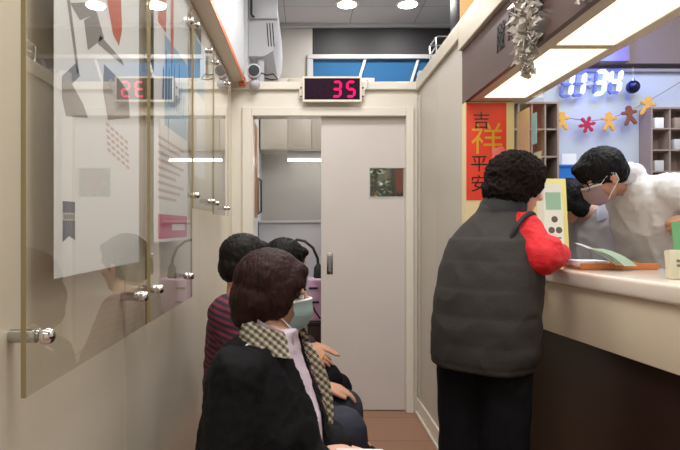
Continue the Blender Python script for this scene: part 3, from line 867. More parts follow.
# yellow framed leaflet stand
m_yel = mat('yellow_acrylic_frame', rgb(238, 226, 142), 0.3)
t = thing('leaflet_stand', (1.12, 2.42, CZ), 'yellow framed leaflet stand on the counter beside the customer', 'stand')
M = Matrix.Translation((1.128, 2.46, CZ + 0.001)) @ Euler((math.radians(-6), 0, 0)).to_matrix().to_4x4()
bm = bmesh.new(); w2 = 0.080; hh = 0.395
box(bm, -w2, w2, 0, 0.012, 0.0, hh, 0.003, M=M); obj('frame_board', bm, m_yel, t)
bm = bmesh.new(); box(bm, -w2 + 0.02, w2 - 0.022, -0.002, -0.0005, 0.03, hh - 0.025, M=M)
sh = obj('leaflet', bm, mat('leaflet_paper', rgb(240, 240, 226), 0.5), t, smooth=False)
bm = bmesh.new(); box(bm, -0.02, w2 - 0.03, -0.003, -0.0022, 0.25, 0.33, M=M)
obj('green_picture', bm, mat('leaflet_green', rgb(160, 200, 170), 0.5), sh, smooth=False)
bm = bmesh.new()
for x, z in ((0.018, 0.205), (0.002, 0.155), (0.036, 0.155)): lathe(bm, [(0.015, 0), (0.014, 0.001)], M @ aim((x, -0.0022, z), (0, -1, 0)), 16)
obj('portrait_photo', bm, mat('leaflet_photo', rgb(112, 92, 84), 0.5), sh)
bm = bmesh.new()
for z in (0.115, 0.095, 0.075): box(bm, -0.02, w2 - 0.035, -0.003, -0.0022, z, z + 0.008, M=M)
obj('text_rows', bm, m_prgrey, sh, smooth=False)
bm = bmesh.new(); box(bm, -w2, w2, 0.0125, 0.09, -0.0005, 0.008, 0.002, M=Matrix.Translation((1.128, 2.46, CZ + 0.0015))); obj('foot', bm, m_yel, t)

# orange tray, papers and leaflets on the counter
t = thing('wooden_tray', (1.2, 2.12, CZ), 'low orange wooden tray lying along the counter in front of the staff', 'tray')
bm = bmesh.new()
box(bm, 1.085, 1.39, 2.120, 2.130, CZ + 0.0005, CZ + 0.026, 0.002)
m_tray = mat('orange_tray_wood', rgb(204, 120, 62), 0.4, var=0.1, scale=10)
obj('front_rim', bm, m_tray, t)
obj('tray_bed', bx(1.085, 1.39, 2.1305, 2.26, CZ + 0.0005, CZ + 0.010, 0.002), m_tray, t)
obj('back_rim', bx(1.085, 1.39, 2.2605, 2.27, CZ + 0.0005, CZ + 0.026, 0.002), m_tray, t)
tag(obj('paper_stack', bx(1.09, 1.205, 2.135, 2.25, CZ + 0.0105, CZ + 0.034, 0.001), m_paper), 'stack of white papers in the orange tray beside the red sleeve', 'papers')

def sheet(p0, u, v, bend, nu=10, thick=0.0015):
    """bent paper: p0 corner, u along, v across"""
    bm = bmesh.new(); p0, u, v = V(p0), V(u), V(v); n = u.cross(v).normalized()
    g = [[None]*2 for _ in range(nu + 1)]
    for i in range(nu + 1):
        s = i / nu
        for j in range(2): g[i][j] = bm.verts.new(p0 + u * s + v * j + n * bend * math.sin(PI * s))
    fs = [bm.faces.new((g[i][0], g[i+1][0], g[i+1][1], g[i][1])) for i in range(nu)]
    bmesh.ops.solidify(bm, geom=fs, thickness=thick)
    return bm
bk = thing('leaflet', (1.16, 1.95, CZ), 'folded green and white leaflets propped against the orange tray', 'leaflet')
obj('white_page', sheet((1.050, 2.110, 1.222), (0.135, -0.055, -0.084), (0.055, 0.055, -0.004), 0.008), mat('leaflet_white', rgb(226, 232, 222), 0.5), bk)
obj('green_page', sheet((1.100, 2.095, 1.202), (0.110, -0.050, -0.066), (0.080, 0.050, -0.004), 0.012), mat('leaflet_pale_green', rgb(200, 218, 196), 0.5), bk)
obj('dark_fold', sheet((1.096, 2.088, 1.200), (0.075, -0.035, -0.046), (0.008, 0.006, -0.001), 0.006), mat('leaflet_dark_green', rgb(70, 92, 74), 0.5), bk)

t = thing('card_stand', (1.22, 1.72, CZ), 'small cream card stand with green header at the right of the counter', 'stand')
bm = bmesh.new(); M = Matrix.Translation((1.235, 1.72, CZ + 0.001)) @ Euler((math.radians(-8), 0, math.radians(-4))).to_matrix().to_4x4()
box(bm, -0.065, 0.10, 0, 0.030, 0, 0.095, 0.004, M=M); obj('holder', bm, mat('cream_card_holder', rgb(222, 216, 190), 0.4), t)
bm = bmesh.new(); box(bm, -0.030, 0.10, 0.032, 0.036, 0.005, 0.19, M=M); obj('green_card', bm, mat('green_card_paper', rgb(120, 186, 130), 0.5), t, smooth=False)
bm = bmesh.new()
for z in (0.055, 0.040): box(bm, -0.045, 0.06, -0.0012, -0.0004, z, z + 0.008, M=M)
obj('text_rows', bm, mat('olive_print', rgb(120, 130, 90), 0.5), t, smooth=False)

# ------------------------------------------------------------------ pharmacy background
# clock with seven-segment tubes
m_tube = emat('lit_clock_tube', (0.60, 0.74, 1.0, 1), 2.2)
m_tubeoff = mat('unlit_clock_tube', rgb(112, 122, 190), 0.3)
t = thing('wall_clock', (2.098, 3.93, 2.335), 'white glowing digital wall clock reading 11:34', 'clock')
Mc = Matrix.Translation((2.098, 3.93, 2.335)) @ Matrix.Rotation(math.radians(-4.0), 4, 'Y')
for k, (cx, chh) in enumerate(((-0.192, '1'), (-0.105, '1'), (0.050, '3'), (0.160, '4'))):
    bm = bmesh.new(); seven(bm, chh, cx, 0, 0.070, 0.160, 0.026, -0.012, 0.012, 0.20, tf=Mc)
    obj('lit_digit', bm, m_tube, t, smooth=False)
    for sg in 'abcdefg':
        if sg in SEG[chh]: continue
        SEG['x'] = ''.join(q_ for q_ in 'abcdefg' if q_ != sg)
        bm = bmesh.new(); seven(bm, 'x', cx, 0, 0.070, 0.160, 0.018, -0.009, 0.012, 0.20, invert=True, tf=Mc)
        obj('unlit_segment', bm, m_tubeoff, t, smooth=False)
for z in (-0.03, 0.03):
    bm = bmesh.new(); box(bm, -0.035, -0.017, -0.010, 0.010, z - 0.009, z + 0.009, 0.003, M=Mc); obj('colon_dot', bm, m_tubeoff, t)
bm = bmesh.new(); box(bm, -0.24, 0.22, 0.0125, 0.035, -0.012, 0.012, 0.003, M=Mc); obj('backing_bar', bm, m_ltgrey, t)
pl = bpy.data.lights.new('clock_glow', 'POINT'); pl.energy = 8.0; pl.color = (0.03, 0.07, 1.0); pl.shadow_soft_size = 0.05
po = bpy.data.objects.new('clock_glow', pl); po.location = (2.16, 3.78, 2.52); COL.objects.link(po)

# gingerbread garland
def ginger(c, s, m, lab, tilt):
    R = Matrix.Rotation(tilt, 4, 'Y')
    bm = bmesh.new()
    def disc(p, r): lathe(bm, [(r, -0.006), (r, 0.006)], Matrix.Translation(c) @ R @ aim(V((p[0], 0, p[1])) * s, (0, 1, 0)), 18)
    def limb(a, b, r):
        a3, b3 = V((a[0], 0, a[1])) * s, V((b[0], 0, b[1])) * s; d = (b3 - a3).normalized(); n = V((-d.z, 0, d.x)) * r * s
        prism(bm, [Matrix.Translation(c) @ R @ (q_ + V((0, -0.006, 0))) for q_ in (a3 + n, b3 + n, b3 - n, a3 - n)], (0, 1, 0), 0.012); disc(b, r * s)
    disc((0, 0.62), 0.33 * s)
    limb((0, 0.35), (0, -0.15), 0.27)
    limb((0, 0.2), (0.62, 0.26), 0.17); limb((0, 0.2), (-0.62, 0.26), 0.17)
    limb((0.08, -0.2), (0.42, -0.80), 0.20); limb((-0.08, -0.2), (-0.42, -0.80), 0.20)
    g = mobj('gingerbread_figure', remesh(bm, 0.004, 2), m)
    tag(g, lab, 'ornament', 'shapes on the gingerbread garland')
m_gold = mat('golden_felt', rgb(222, 168, 76), 0.8, var=0.08, scale=60)
m_choc = mat('brown_felt', rgb(128, 74, 52), 0.8, var=0.08, scale=60)
def pw(px, py, y): return V(((px - 305) / F * y, y, EYE + (228 - py) / F * y))
GY = 3.90
ginger(pw(562, 120.5, GY), 0.072, m_gold, 'golden gingerbread man at the left end of the wall garland', 0.0)
ginger(pw(609, 121, GY), 0.072, m_gold, 'golden gingerbread man between the red snowflake and the brown one', 0.0)
ginger(pw(629.5, 115, GY), 0.074, m_choc, 'brown gingerbread man on the wall garland', -0.15)
ginger(pw(647.5, 106, GY), 0.074, m_gold, 'golden gingerbread man highest on the garland, beside the pigeonhole shelf', 0.2)
bm = bmesh.new(); c = pw(587.5, 124.5, GY)
for k in range(6):
    a = PI * k / 3 + 0.2; d = V((math.cos(a), 0, math.sin(a))); n = V((-d.z, 0, d.x))
    prism(bm, [c + n*0.010, c + d*0.062 + n*0.010, c + d*0.062 - n*0.010, c - n*0.010], (0, 1, 0), 0.010)
    for s in (-1, 1):
        b = (d + n * s).normalized(); m_ = c + d * 0.036; nn = V((-b.z, 0, b.x)) * 0.0065
        prism(bm, [m_ + nn, m_ + b*0.017 + nn, m_ + b*0.017 - nn, m_ - nn], (0, 1, 0), 0.009)
tag(mobj('snowflake_figure', remesh(bm, 0.003, 1), mat('crimson_felt', rgb(176, 34, 70), 0.8)), 'crimson snowflake shape on the wall garland', 'ornament', 'shapes on the gingerbread garland')
sp = [pw(548, 119, GY + .02), pw(562, 117, GY + .02), pw(587, 121, GY + .02), pw(609, 119, GY + .02), pw(630, 111, GY + .02), pw(648, 101, GY + .02), pw(664, 92, GY + .02), pw(690, 76, GY + .02)]
tag(obj('garland_string', tube(bmesh.new(), sp, 0.003, 6), m_grey), 'thin grey string carrying the gingerbread shapes along the wall', 'string')
t = thing('bauble', tuple(pw(633, 87, 3.9)), 'dark blue round bauble hanging on the white wall', 'ornament')
obj('ball', ball(bmesh.new(), pw(633, 87, 3.9), 0.047), mat('dark_blue_gloss', rgb(30, 34, 74), 0.12, metal=0.5), t)
c = pw(633, 87, 3.9)
obj('cap', lathe(bmesh.new(), [(0.012, 0.045), (0.012, 0.058), (0.004, 0.060)], Matrix.Translation(c), 12), m_steel, t)
obj('thread', tube(bmesh.new(), [c + V((0, 0, 0.058)), c + V((0, 0, 0.14))], 0.0015, 6), m_steel, t)

# shelves
def pigeon(x0, x1, y0, y1, z0, z1, nx, nz, label, name='pigeonhole_shelf'):
    t = thing(name, ((x0 + x1) / 2, y1, z0), label, 'shelf')
    bm = bmesh.new(); w = 0.012
    box(bm, x0, x0 + w, y0, y1, z0, z1); box(bm, x1 - w, x1, y0, y1, z0, z1)
    box(bm, x0 + w, x1 - w, y0, y1, z1 - w, z1); box(bm, x0 + w, x1 - w, y0, y1, z0, z0 + w)
    obj('carcass', bm, m_shelfbrown, t, smooth=False)
    obj('back_board', bx(x0 + w, x1 - w, y1 - 0.008, y1 - 0.001, z0 + w, z1 - w), m_shelfbrown, t, smooth=False)
    for k in range(1, nz):
        z = z0 + (z1 - z0) * k / nz
        obj('shelf_board', bx(x0 + w, x1 - w, y0 + 0.004, y1 - 0.008, z - 0.005, z + 0.005), m_shelfbrown, t, smooth=False)
    for k in range(1, nx):
        x = x0 + (x1 - x0) * k / nx
        obj('divider', bx(x - 0.005, x + 0.005, y0 + 0.006, y1 - 0.008, z0 + w, z1 - w), m_shelfbrown, t, smooth=False)
    return t
pigeon(2.46, 3.30, 3.84, 3.978, 0.0005, 2.14, 6, 14, 'tall taupe pigeonhole shelf on the right of the pharmacy wall')
pigeon(1.18, 1.600, 3.40, 3.70, 0.0005, 2.075, 5, 12, 'tall taupe pigeonhole shelf behind the counter screen')
cellw, cellh = 0.84 / 6, 2.1395 / 14
for k, (i, j, m_) in enumerate(((0, 13, m_paper), (1, 12, m_ltgrey), (0, 11, m_ltgrey), (1, 10, m_paper), (0, 10, m_grey), (1, 13, m_shelfbrown))):
    x = 2.46 + cellw * (i + 0.5); z = 0.0005 + cellh * j + (0.0125 if j == 0 else 0.0055)
    names = ('top left hole', 'second row, second hole', 'third row, first hole', 'fourth row, second hole', 'fourth row, first hole', 'top row, second hole')
    tag(obj('medicine_box', bx(x - 0.035, x + 0.03, 3.85, 3.95, z, z + 0.075, 0.003), m_), 'small medicine box in the right pigeonhole shelf, ' + names[k], 'box', 'boxes in the pigeonholes')

# back counter with bits of equipment
t = thing('back_counter', (2.0, 3.8, 0), 'white back counter behind the pharmacists', 'counter')
obj('cabinet_body', bx(1.66, 2.44, 3.50, 3.978, 0.0005, 1.22, 0.003), m_acwhite, t)
obj('worktop', bx(1.65, 2.445, 3.48, 3.978, 1.2205, 1.25, 0.004), m_ltgrey, t)
t = thing('file_tower', (1.74, 3.75, 1.25), 'grey drawer tower on the back counter', 'drawers')
obj('case', bx(1.655, 1.86, 3.60, 3.90, 1.2505, 1.60, 0.004), m_grey, t)
for k in range(3): obj('drawer', bx(1.665, 1.85, 3.585, 3.5995, 1.265 + k * 0.11, 1.36 + k * 0.11, 0.003), m_ltgrey, t)
t = thing('storage_bin', (1.73, 3.7, 1.6), 'bright blue plastic bin on the grey drawer tower', 'bin')
bm = bmesh.new(); m_bin = mat('bright_blue_plastic', rgb(40, 116, 206), 0.35)
box(bm, 1.665, 1.815, 3.62, 3.80, 1.6008, 1.608); box(bm, 1.665, 1.815, 3.62, 3.628, 1.608, 1.70); box(bm, 1.665, 1.815, 3.792, 3.80, 1.608, 1.70)
box(bm, 1.665, 1.673, 3.628, 3.792, 1.608, 1.70); box(bm, 1.807, 1.815, 3.628, 3.792, 1.608, 1.70)
obj('bin_body', bm, m_bin, t, smooth=False)
obj('rim', bx(1.658, 1.822, 3.612, 3.6195, 1.69, 1.705, 0.002), m_bin, t)
tag(obj('paper_sheet', bx(1.76, 1.86, 3.70, 3.702, 1.609, 1.79), m_paper), 'white sheet standing in the blue bin', 'paper')
t = thing('label_printer', (2.0, 3.62, 1.25), 'grey label printer with an orange strip behind the pharmacist', 'printer')
obj('printer_body', bx(1.90, 2.16, 3.54, 3.80, 1.2505, 1.40, 0.015), m_grey, t)
obj('orange_label', bx(1.96, 2.06, 3.532, 3.5395, 1.315, 1.36, 0.002), m_orange, t)
obj('paper_tray', bx(1.92, 2.14, 3.56, 3.70, 1.4005, 1.43, 0.006), m_ltgrey, t)

# bench along the left wall
t = thing('waiting_bench', (-0.26, 2.0, 0), 'dark padded bench along the left wall under the seated visitors', 'bench')
obj('seat_pad', bx(-0.40, -0.035, 1.30, 2.88, 0.395, 0.445, 0.015), m_seat, t)
for x in (-0.36, -0.09):
    for y in (1.36, 2.80): obj('leg', tube(bmesh.new(), [(x, y, 0.0005), (x, y, 0.3945)], 0.018, 12), m_steel, t)

# plant, curtain and notice added to imitate the reflection in the door window
t = thing('standin_plant', (0.62, 4.05, 0), 'leafy green potted plant added behind the small door window in place of a reflection', 'plant')
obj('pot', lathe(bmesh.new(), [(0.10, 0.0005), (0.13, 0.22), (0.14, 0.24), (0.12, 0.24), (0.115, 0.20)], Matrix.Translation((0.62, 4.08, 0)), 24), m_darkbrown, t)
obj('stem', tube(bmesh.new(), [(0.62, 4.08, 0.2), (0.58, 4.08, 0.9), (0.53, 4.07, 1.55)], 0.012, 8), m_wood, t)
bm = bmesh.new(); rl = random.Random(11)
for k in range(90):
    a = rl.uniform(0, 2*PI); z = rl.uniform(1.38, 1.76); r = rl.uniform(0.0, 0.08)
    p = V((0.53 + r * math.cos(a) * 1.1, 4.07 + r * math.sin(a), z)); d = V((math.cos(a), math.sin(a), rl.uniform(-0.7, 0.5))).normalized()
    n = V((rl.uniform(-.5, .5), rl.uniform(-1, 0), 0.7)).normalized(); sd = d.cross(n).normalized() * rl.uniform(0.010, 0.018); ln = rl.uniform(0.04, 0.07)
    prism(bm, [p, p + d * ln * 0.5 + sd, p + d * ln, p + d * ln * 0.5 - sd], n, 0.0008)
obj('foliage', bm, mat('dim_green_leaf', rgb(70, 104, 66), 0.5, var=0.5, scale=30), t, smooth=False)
t = thing('curtain', (0.7, 4.3, 1.2), 'dark curtain added behind the leafy plant to darken the door window', 'curtain')
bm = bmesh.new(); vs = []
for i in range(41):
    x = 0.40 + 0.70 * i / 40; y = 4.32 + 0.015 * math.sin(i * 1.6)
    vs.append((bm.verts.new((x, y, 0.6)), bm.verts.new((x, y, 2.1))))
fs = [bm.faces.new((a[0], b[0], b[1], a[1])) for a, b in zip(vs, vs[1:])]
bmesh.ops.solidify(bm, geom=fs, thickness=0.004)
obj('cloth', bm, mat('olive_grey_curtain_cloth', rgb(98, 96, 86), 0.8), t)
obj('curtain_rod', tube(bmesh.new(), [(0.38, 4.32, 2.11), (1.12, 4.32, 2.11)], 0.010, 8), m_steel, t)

tag(obj('standin_notice', bx(0.72, 0.84, 4.285, 4.288, 1.56, 1.80), mat('dull_red_notice', rgb(150, 70, 50), 0.6), smooth=False), 'dull red notice added on the curtain in place of a reflection', 'notice')

# ------------------------------------------------------------------ people
def rotz(a): return Matrix.Rotation(math.radians(a), 4, 'Z')
def head_matrix(c, yaw, pitch=0, roll=0, s=1.0):
    return Matrix.Translation(V(c)) @ rotz(yaw) @ Matrix.Rotation(math.radians(pitch), 4, 'Y') @ Matrix.Rotation(math.radians(roll), 4, 'X') @ Matrix.Scale(s, 4)

def eball(bm, M, c, r, rot=None, seg=20):
    m = M @ Matrix.Translation(V(c)) @ (rot.to_matrix().to_4x4() if rot else Matrix.Identity(4)) @ Matrix.Diagonal((r[0], r[1], r[2], 1))
    bmesh.ops.create_uvsphere(bm, u_segments=seg, v_segments=14, radius=1.0, matrix=m)

def echain(bm, M, pts, rs, seg=12):
    s = M.to_scale().x
    chain(bm, [M @ V(p) for p in pts], [r * s for r in rs], seg)

def head_prims(bm, M):
    eball(bm, M, (-0.012, 0, 0.035), (0.095, 0.075, 0.092))
    eball(bm, M, (0.030, 0, -0.035), (0.062, 0.060, 0.078))
    eball(bm, M, (0.052, 0, -0.085), (0.036, 0.036, 0.030))            # chin and jaw
    eball(bm, M, (0.060, 0, 0.045), (0.030, 0.055, 0.040))             # forehead
    for s in (-1, 1):
        eball(bm, M, (0.062, s * 0.036, -0.022), (0.026, 0.026, 0.026)) # cheek
        eball(bm, M, (0.080, s * 0.030, 0.022), (0.012, 0.024, 0.008))  # brow
        eball(bm, M, (-0.004, s * 0.077, -0.008), (0.018, 0.008, 0.030), Euler((0, 0.2, s * -0.35)))  # ear
        eball(bm, M, (0.002, s * 0.078, -0.032), (0.010, 0.007, 0.010))
    echain(bm, M, [(0.088, 0, 0.016), (0.104, 0, -0.012), (0.112, 0, -0.027)], [0.009, 0.011, 0.0135])
    for s in (-1, 1): eball(bm, M, (0.100, s * 0.012, -0.030), (0.010, 0.009, 0.008))
    echain(bm, M, [(0.083, 0.020, -0.060), (0.0905, 0, -0.057), (0.083, -0.020, -0.060)], [0.005, 0.0075, 0.005])
    echain(bm, M, [(0.082, 0.016, -0.069), (0.0895, 0, -0.070), (0.082, -0.016, -0.069)], [0.005, 0.008, 0.005])

def face_parts(M, body):
    for s in (-1, 1):
        c = (0.0795, s * 0.030, 0.004)
        bm = bmesh.new(); eball(bm, M, c, (0.0115, 0.0125, 0.0105)); e = obj('eye', bm, m_eye, body)
        bm = bmesh.new(); eball(bm, M, (0.0885, s * 0.0305, 0.003), (0.0035, 0.0058, 0.0058), seg=12); obj('iris', bm, m_iris, e)
        bm = bmesh.new(); echain(bm, M, [(0.089, s * 0.014, 0.024), (0.090, s * 0.03, 0.029), (0.078, s * 0.046, 0.023)], [0.0030, 0.0036, 0.0024]); obj('eyebrow', bm, m_hair_black, body)
    bm = bmesh.new()
    echain(bm, M, [(0.086, 0.019, -0.0635), (0.0965, 0, -0.0625), (0.086, -0.019, -0.0635)], [0.0025, 0.0042, 0.0025])
    obj('mouth', bm, m_lip, body)

def hand_prims(bm, w, f, n, side, curl=(0.25, 0.3, 0.35, 0.4), spread=0.10, s=1.0, thumb=0.5):
    """w wrist, f finger direction, n normal of the back of the hand, side +1 left hand, -1 right hand"""
    w, f = V(w), V(f).normalized(); n = V(n); n = (n - f * n.dot(f)).normalized()
    l = f.cross(n) * side
    offs = (0.031, 0.010, -0.011, -0.030); lens = (0.070, 0.078, 0.073, 0.056)
    for i in range(4):
        k = w + f * (0.088 - 0.004 * abs(i - 1)) * s + l * offs[i] * s + n * 0.002
        chain(bm, [w + f * 0.004 + l * offs[i] * 0.45 * s, w.lerp(k, 0.55) + l * offs[i] * 0.12 * s, k], [0.0155 * s, 0.0135 * s, 0.0098 * s], 10)
        d = (f + l * offs[i] / 0.03 * spread).normalized()
        ax = d.cross(-n).normalized()
        p = k; pts = [p]; a = 0
        for seg_, fr in enumerate((0.45, 0.30, 0.25)):
            a += curl[i] * (0.8, 1.2, 0.8)[seg_]
            p = p + (Matrix.Rotation(a, 3, ax) @ d) * lens[i] * fr * s
            pts.append(p)
        chain(bm, pts, [0.0092 * s, 0.0084 * s, 0.0078 * s, 0.0064 * s], 10)
    t0 = w + f * 0.018 * s + l * 0.022 * s
    t1 = w + f * 0.048 * s + l * (0.030 + 0.022 * thumb) * s - n * 0.008
    t2 = w + f * 0.078 * s + l * (0.034 + 0.030 * thumb) * s - n * 0.014
    t3 = w + f * 0.103 * s + l * (0.034 + 0.026 * thumb) * s - n * 0.018
    chain(bm, [t0, t1, t2, t3], [0.0155 * s, 0.0125 * s, 0.0095 * s, 0.0072 * s], 10)

def make_body(J, HM, hands, skin, base, label, torso=1.0, voxel=0.0055):
    bm = bmesh.new()
    pel, nk = V(J['pelvis']), V(J['neck'])
    mid = pel.lerp(nk, 0.5); lat = (V(J['sh_l']) - V(J['sh_r'])); lat.z = 0; lat.normalize(); fw = lat.cross(V((0, 0, 1)))
    ch_ = pel.lerp(nk, 0.72) + fw * 0.01
    loft(bm, [(pel - V((0, 0, 0.06)), lat * 0.13 * torso, fw * 0.09 * torso), (pel + V((0, 0, 0.03)), lat * 0.15 * torso, fw * 0.10 * torso), (mid, lat * 0.125 * torso, fw * 0.09 * torso),
              (ch_, lat * 0.135 * torso, fw * 0.085 * torso), (pel.lerp(nk, 0.90), lat * 0.095, fw * 0.06), (nk, lat * 0.055, fw * 0.055)])
    hc = HM @ V((-0.02, 0, -0.05))
    chain(bm, [nk - V((0, 0, 0.03)), hc], [0.055, 0.050], 16)
    for s in ('l', 'r'):
        chain(bm, [nk.lerp(V(J['sh_' + s]), 0.35) - V((0, 0, 0.055)), V(J['sh_' + s]) - V((0, 0, 0.012))], [0.038, 0.042])
        chain(bm, [J['sh_' + s], J['el_' + s]], [0.047, 0.037]); chain(bm, [J['el_' + s], J['wr_' + s]], [0.037, 0.0255])
        chain(bm, [J['hip_' + s], J['kn_' + s]], [0.080, 0.053]); chain(bm, [J['kn_' + s], V(J['kn_' + s]).lerp(V(J['an_' + s]), 0.3), J['an_' + s]], [0.052, 0.054, 0.036])
        a = V(J['an_' + s]); t = V(J['toe_' + s]); chain(bm, [a - V((0, 0, 0.02)), a.lerp(t, 0.5) - V((0, 0, 0.012)), t], [0.034, 0.030, 0.022])
    head_prims(bm, HM)
    for h in hands: hand_prims(bm, **h)
    me = remesh(bm, voxel, 2)
    o = mobj('person', me, skin, base=base)
    tag(o, label, 'person')
    return o

def cloth(name, prims, m, parent, voxel=0.008, smooth=4, disp=None, cut=None):
    bm = bmesh.new()
    for f in prims: f(bm)
    me = remesh(bm, voxel, smooth)
    if disp: displace(me, disp)
    if cut:
        b = bmesh.new(); b.from_mesh(me)
        bmesh.ops.delete(b, geom=[f for f in b.faces if cut(f.calc_center_median())], context='FACES')
        bmesh.ops.delete(b, geom=[v for v in b.verts if not v.link_faces], context='VERTS')
        b.normal_update()
        bmesh.ops.solidify(b, geom=list(b.faces), thickness=0.006)
        b.to_mesh(me); b.free()
    return mobj(name, me, m, parent)

def legs(J, r=(0.095, 0.075, 0.062), hipw=0.105, mid=None):
    def f(bm):
        for s in ('l', 'r'):
            chain(bm, [J['hip_' + s], J['kn_' + s]], [r[0], r[1]]); chain(bm, [J['kn_' + s], V(J['an_' + s]) + V((0, 0, 0.03))], [r[1], r[2]])
        chain(bm, [J['hip_l'], J['hip_r']], [hipw, hipw]); chain(bm, [J['pelvis'], V(J['pelvis']) + V((0, 0, 0.08))], [hipw * 1.12, hipw * 1.08])
    return f

def shoes(J, body):
    for s in ('l', 'r'):
        a, t = V(J['an_' + s]), V(J['toe_' + s]); d = t - a; d.z = 0; d.normalize(); g = min(a.z, t.z)
        bm = bmesh.new(); n = V((-d.y, d.x, 0))
        z0 = t.z - 0.030
        loft(bm, [(V((a.x, a.y, z0)) + d * 0.045, d * 0.125, n * 0.044), (V((a.x, a.y, z0 + 0.02)) + d * 0.045, d * 0.128, n * 0.046), (V((a.x, a.y, z0 + 0.05)) + d * 0.03, d * 0.105, n * 0.042), (V((a.x, a.y, z0 + 0.085)) - d * 0.005, d * 0.055, n * 0.040)])
        obj('shoe', bm, m_shoe, body)

def sleeves(J, r=(0.066, 0.058, 0.042), sides=('l', 'r'), cut=1.0):
    def f(bm):
        for s in sides:
            e, w = V(J['el_' + s]), V(J['wr_' + s]); w2 = e.lerp(w, cut)
            chain(bm, [J['sh_' + s], e], [r[0], r[1]]); chain(bm, [e, w2], [r[1], r[2]])
    return f

def rings(J, lst):
    """lst of (t along pelvis-neck, half width, half depth, forward shift)"""
    pel, nk = V(J['pelvis']), V(J['neck'])
    lat = (V(J['sh_l']) - V(J['sh_r'])); lat.z = 0; lat.normalize(); fw = lat.cross(V((0, 0, 1)))
    def f(bm): loft(bm, [(pel.lerp(nk, t) + fw * fs, lat * w, fw * d) for t, w, d, fs in lst], power=2.3)
    return f

def frame_pt(J):
    pel, nk = V(J['pelvis']), V(J['neck'])
    lat = (V(J['sh_l']) - V(J['sh_r'])); lat.z = 0; lat.normalize(); fw = lat.cross(V((0, 0, 1)))
    return pel, nk, lat, fw

def hair(name, HM, blobs, m, body, amp=0.004, freq=60, voxel=0.006, stretch=(1, 1, 0.35), smooth=3):
    bm = bmesh.new()
    for c, r, *rot in blobs: eball(bm, HM, c, r, rot[0] if rot else None)
    me = remesh(bm, voxel, smooth)
    displace(me, fold(amp, freq, 2, stretch)); displace(me, fold(amp * 0.6, freq * 2.1, 5, stretch))
    return mobj(name, me, m, body)

def mask(HM, body, m, w=0.070, strap=True):
    bm = bmesh.new(); nu, nv = 16, 12
    def pt(u, v):
        y = w * u; z = -0.052 + 0.056 * v * (1 - 0.18 * u * u)
        x = 0.124 - 0.060 * abs(u) ** 1.8 - 0.018 * (v - 0.15) ** 2 - (0.010 if v < -0.5 else 0) * 0 - 0.016 * max(0, -v) ** 2
        x += 0.0018 * math.sin(v * 9)
        return HM @ V((x, y, z))
    g = [[bm.verts.new(pt(-1 + 2 * i / nu, -1 + 2 * j / nv)) for j in range(nv + 1)] for i in range(nu + 1)]
    fs = [bm.faces.new((g[i][j], g[i+1][j], g[i+1][j+1], g[i][j+1])) for i in range(nu) for j in range(nv)]
    bmesh.ops.solidify(bm, geom=fs, thickness=0.002)
    o = obj('face_mask', bm, m, body)
    bm = bmesh.new(); tube(bm, [pt(-1 + 2 * i / nu, 1.0) + (HM.to_3x3() @ V((0.0015, 0, -0.004))) for i in range(nu + 1)], 0.0042, 6)
    obj('mask_edge', bm, m_maskedge, o)
    if strap:
        for s in (-1, 1):
            bm = bmesh.new()
            tube(bm, [HM @ V(p) for p in ((0.064, s * w, -0.012), (0.035, s * 0.076, 0.004), (0.004, s * 0.086, 0.020), (-0.020, s * 0.086, 0.004), (-0.018, s * 0.086, -0.028), (0.006, s * 0.083, -0.044), (0.036, s * 0.075, -0.066), (0.062, s * w, -0.088))], 0.0016, 6)
            obj('ear_loop', bm, m_maskedge, o)
    return o

def sub(bm, fn): fn(bm)
def capsule(p, q, a, b): return lambda bm: chain(bm, [p, q], [a, b])
def blob(c, r, rot=None): return lambda bm: eball(bm, Matrix.Identity(4), c, r, rot)

def ribbon(pts, nrm, w, t=0.004):
    """flat strip through pts, w wide across (w may vary), nrm the outward normal per point"""
    bm = bmesh.new(); L_ = []
    for i, p in enumerate(pts):
        p = V(p); d = (V(pts[min(i+1, len(pts)-1)]) - V(pts[max(i-1, 0)])).normalized(); n = V(nrm[i]).normalized()
        a = d.cross(n).normalized(); ww = w[i] if isinstance(w, (list, tuple)) else w
        L_.append((bm.verts.new(p - a * ww / 2), bm.verts.new(p + n * 0.003), bm.verts.new(p + a * ww / 2)))
    fs = []
    for q_, r_ in zip(L_, L_[1:]):
        fs += [bm.faces.new((q_[0], r_[0], r_[1], q_[1])), bm.faces.new((q_[1], r_[1], r_[2], q_[2]))]
    bmesh.ops.solidify(bm, geom=fs, thickness=t)
    return bm

def collar(name, nk, fw, lat, r_in, r_out, rise, fall, m, parent, span=140, nn=28):
    bm = bmesh.new(); rows = []
    for i in range(nn + 1):
        a = math.radians(-span + 2 * span * i / nn); d = -fw * math.cos(a) + lat * math.sin(a); k = 0.5 - 0.5 * math.cos(a)
        top = nk + V((0, 0, rise - (rise + 0.005) * k)) + d * r_in; crest = top + V((0, 0, 0.008)) + d * 0.012
        out = nk + V((0, 0, -0.012 - fall * k)) + d * (r_out + 0.02 * k)
        rows.append([bm.verts.new(p) for p in (top, crest, crest.lerp(out, 0.5) + V((0, 0, 0.012)) + d * 0.004, out)])
    fs = [bm.faces.new((rows[i][j], rows[i+1][j], rows[i+1][j+1], rows[i][j+1])) for i in range(nn) for j in range(3)]
    bmesh.ops.solidify(bm, geom=fs, thickness=0.006)
    return obj(name, bm, m, parent, angle=70)

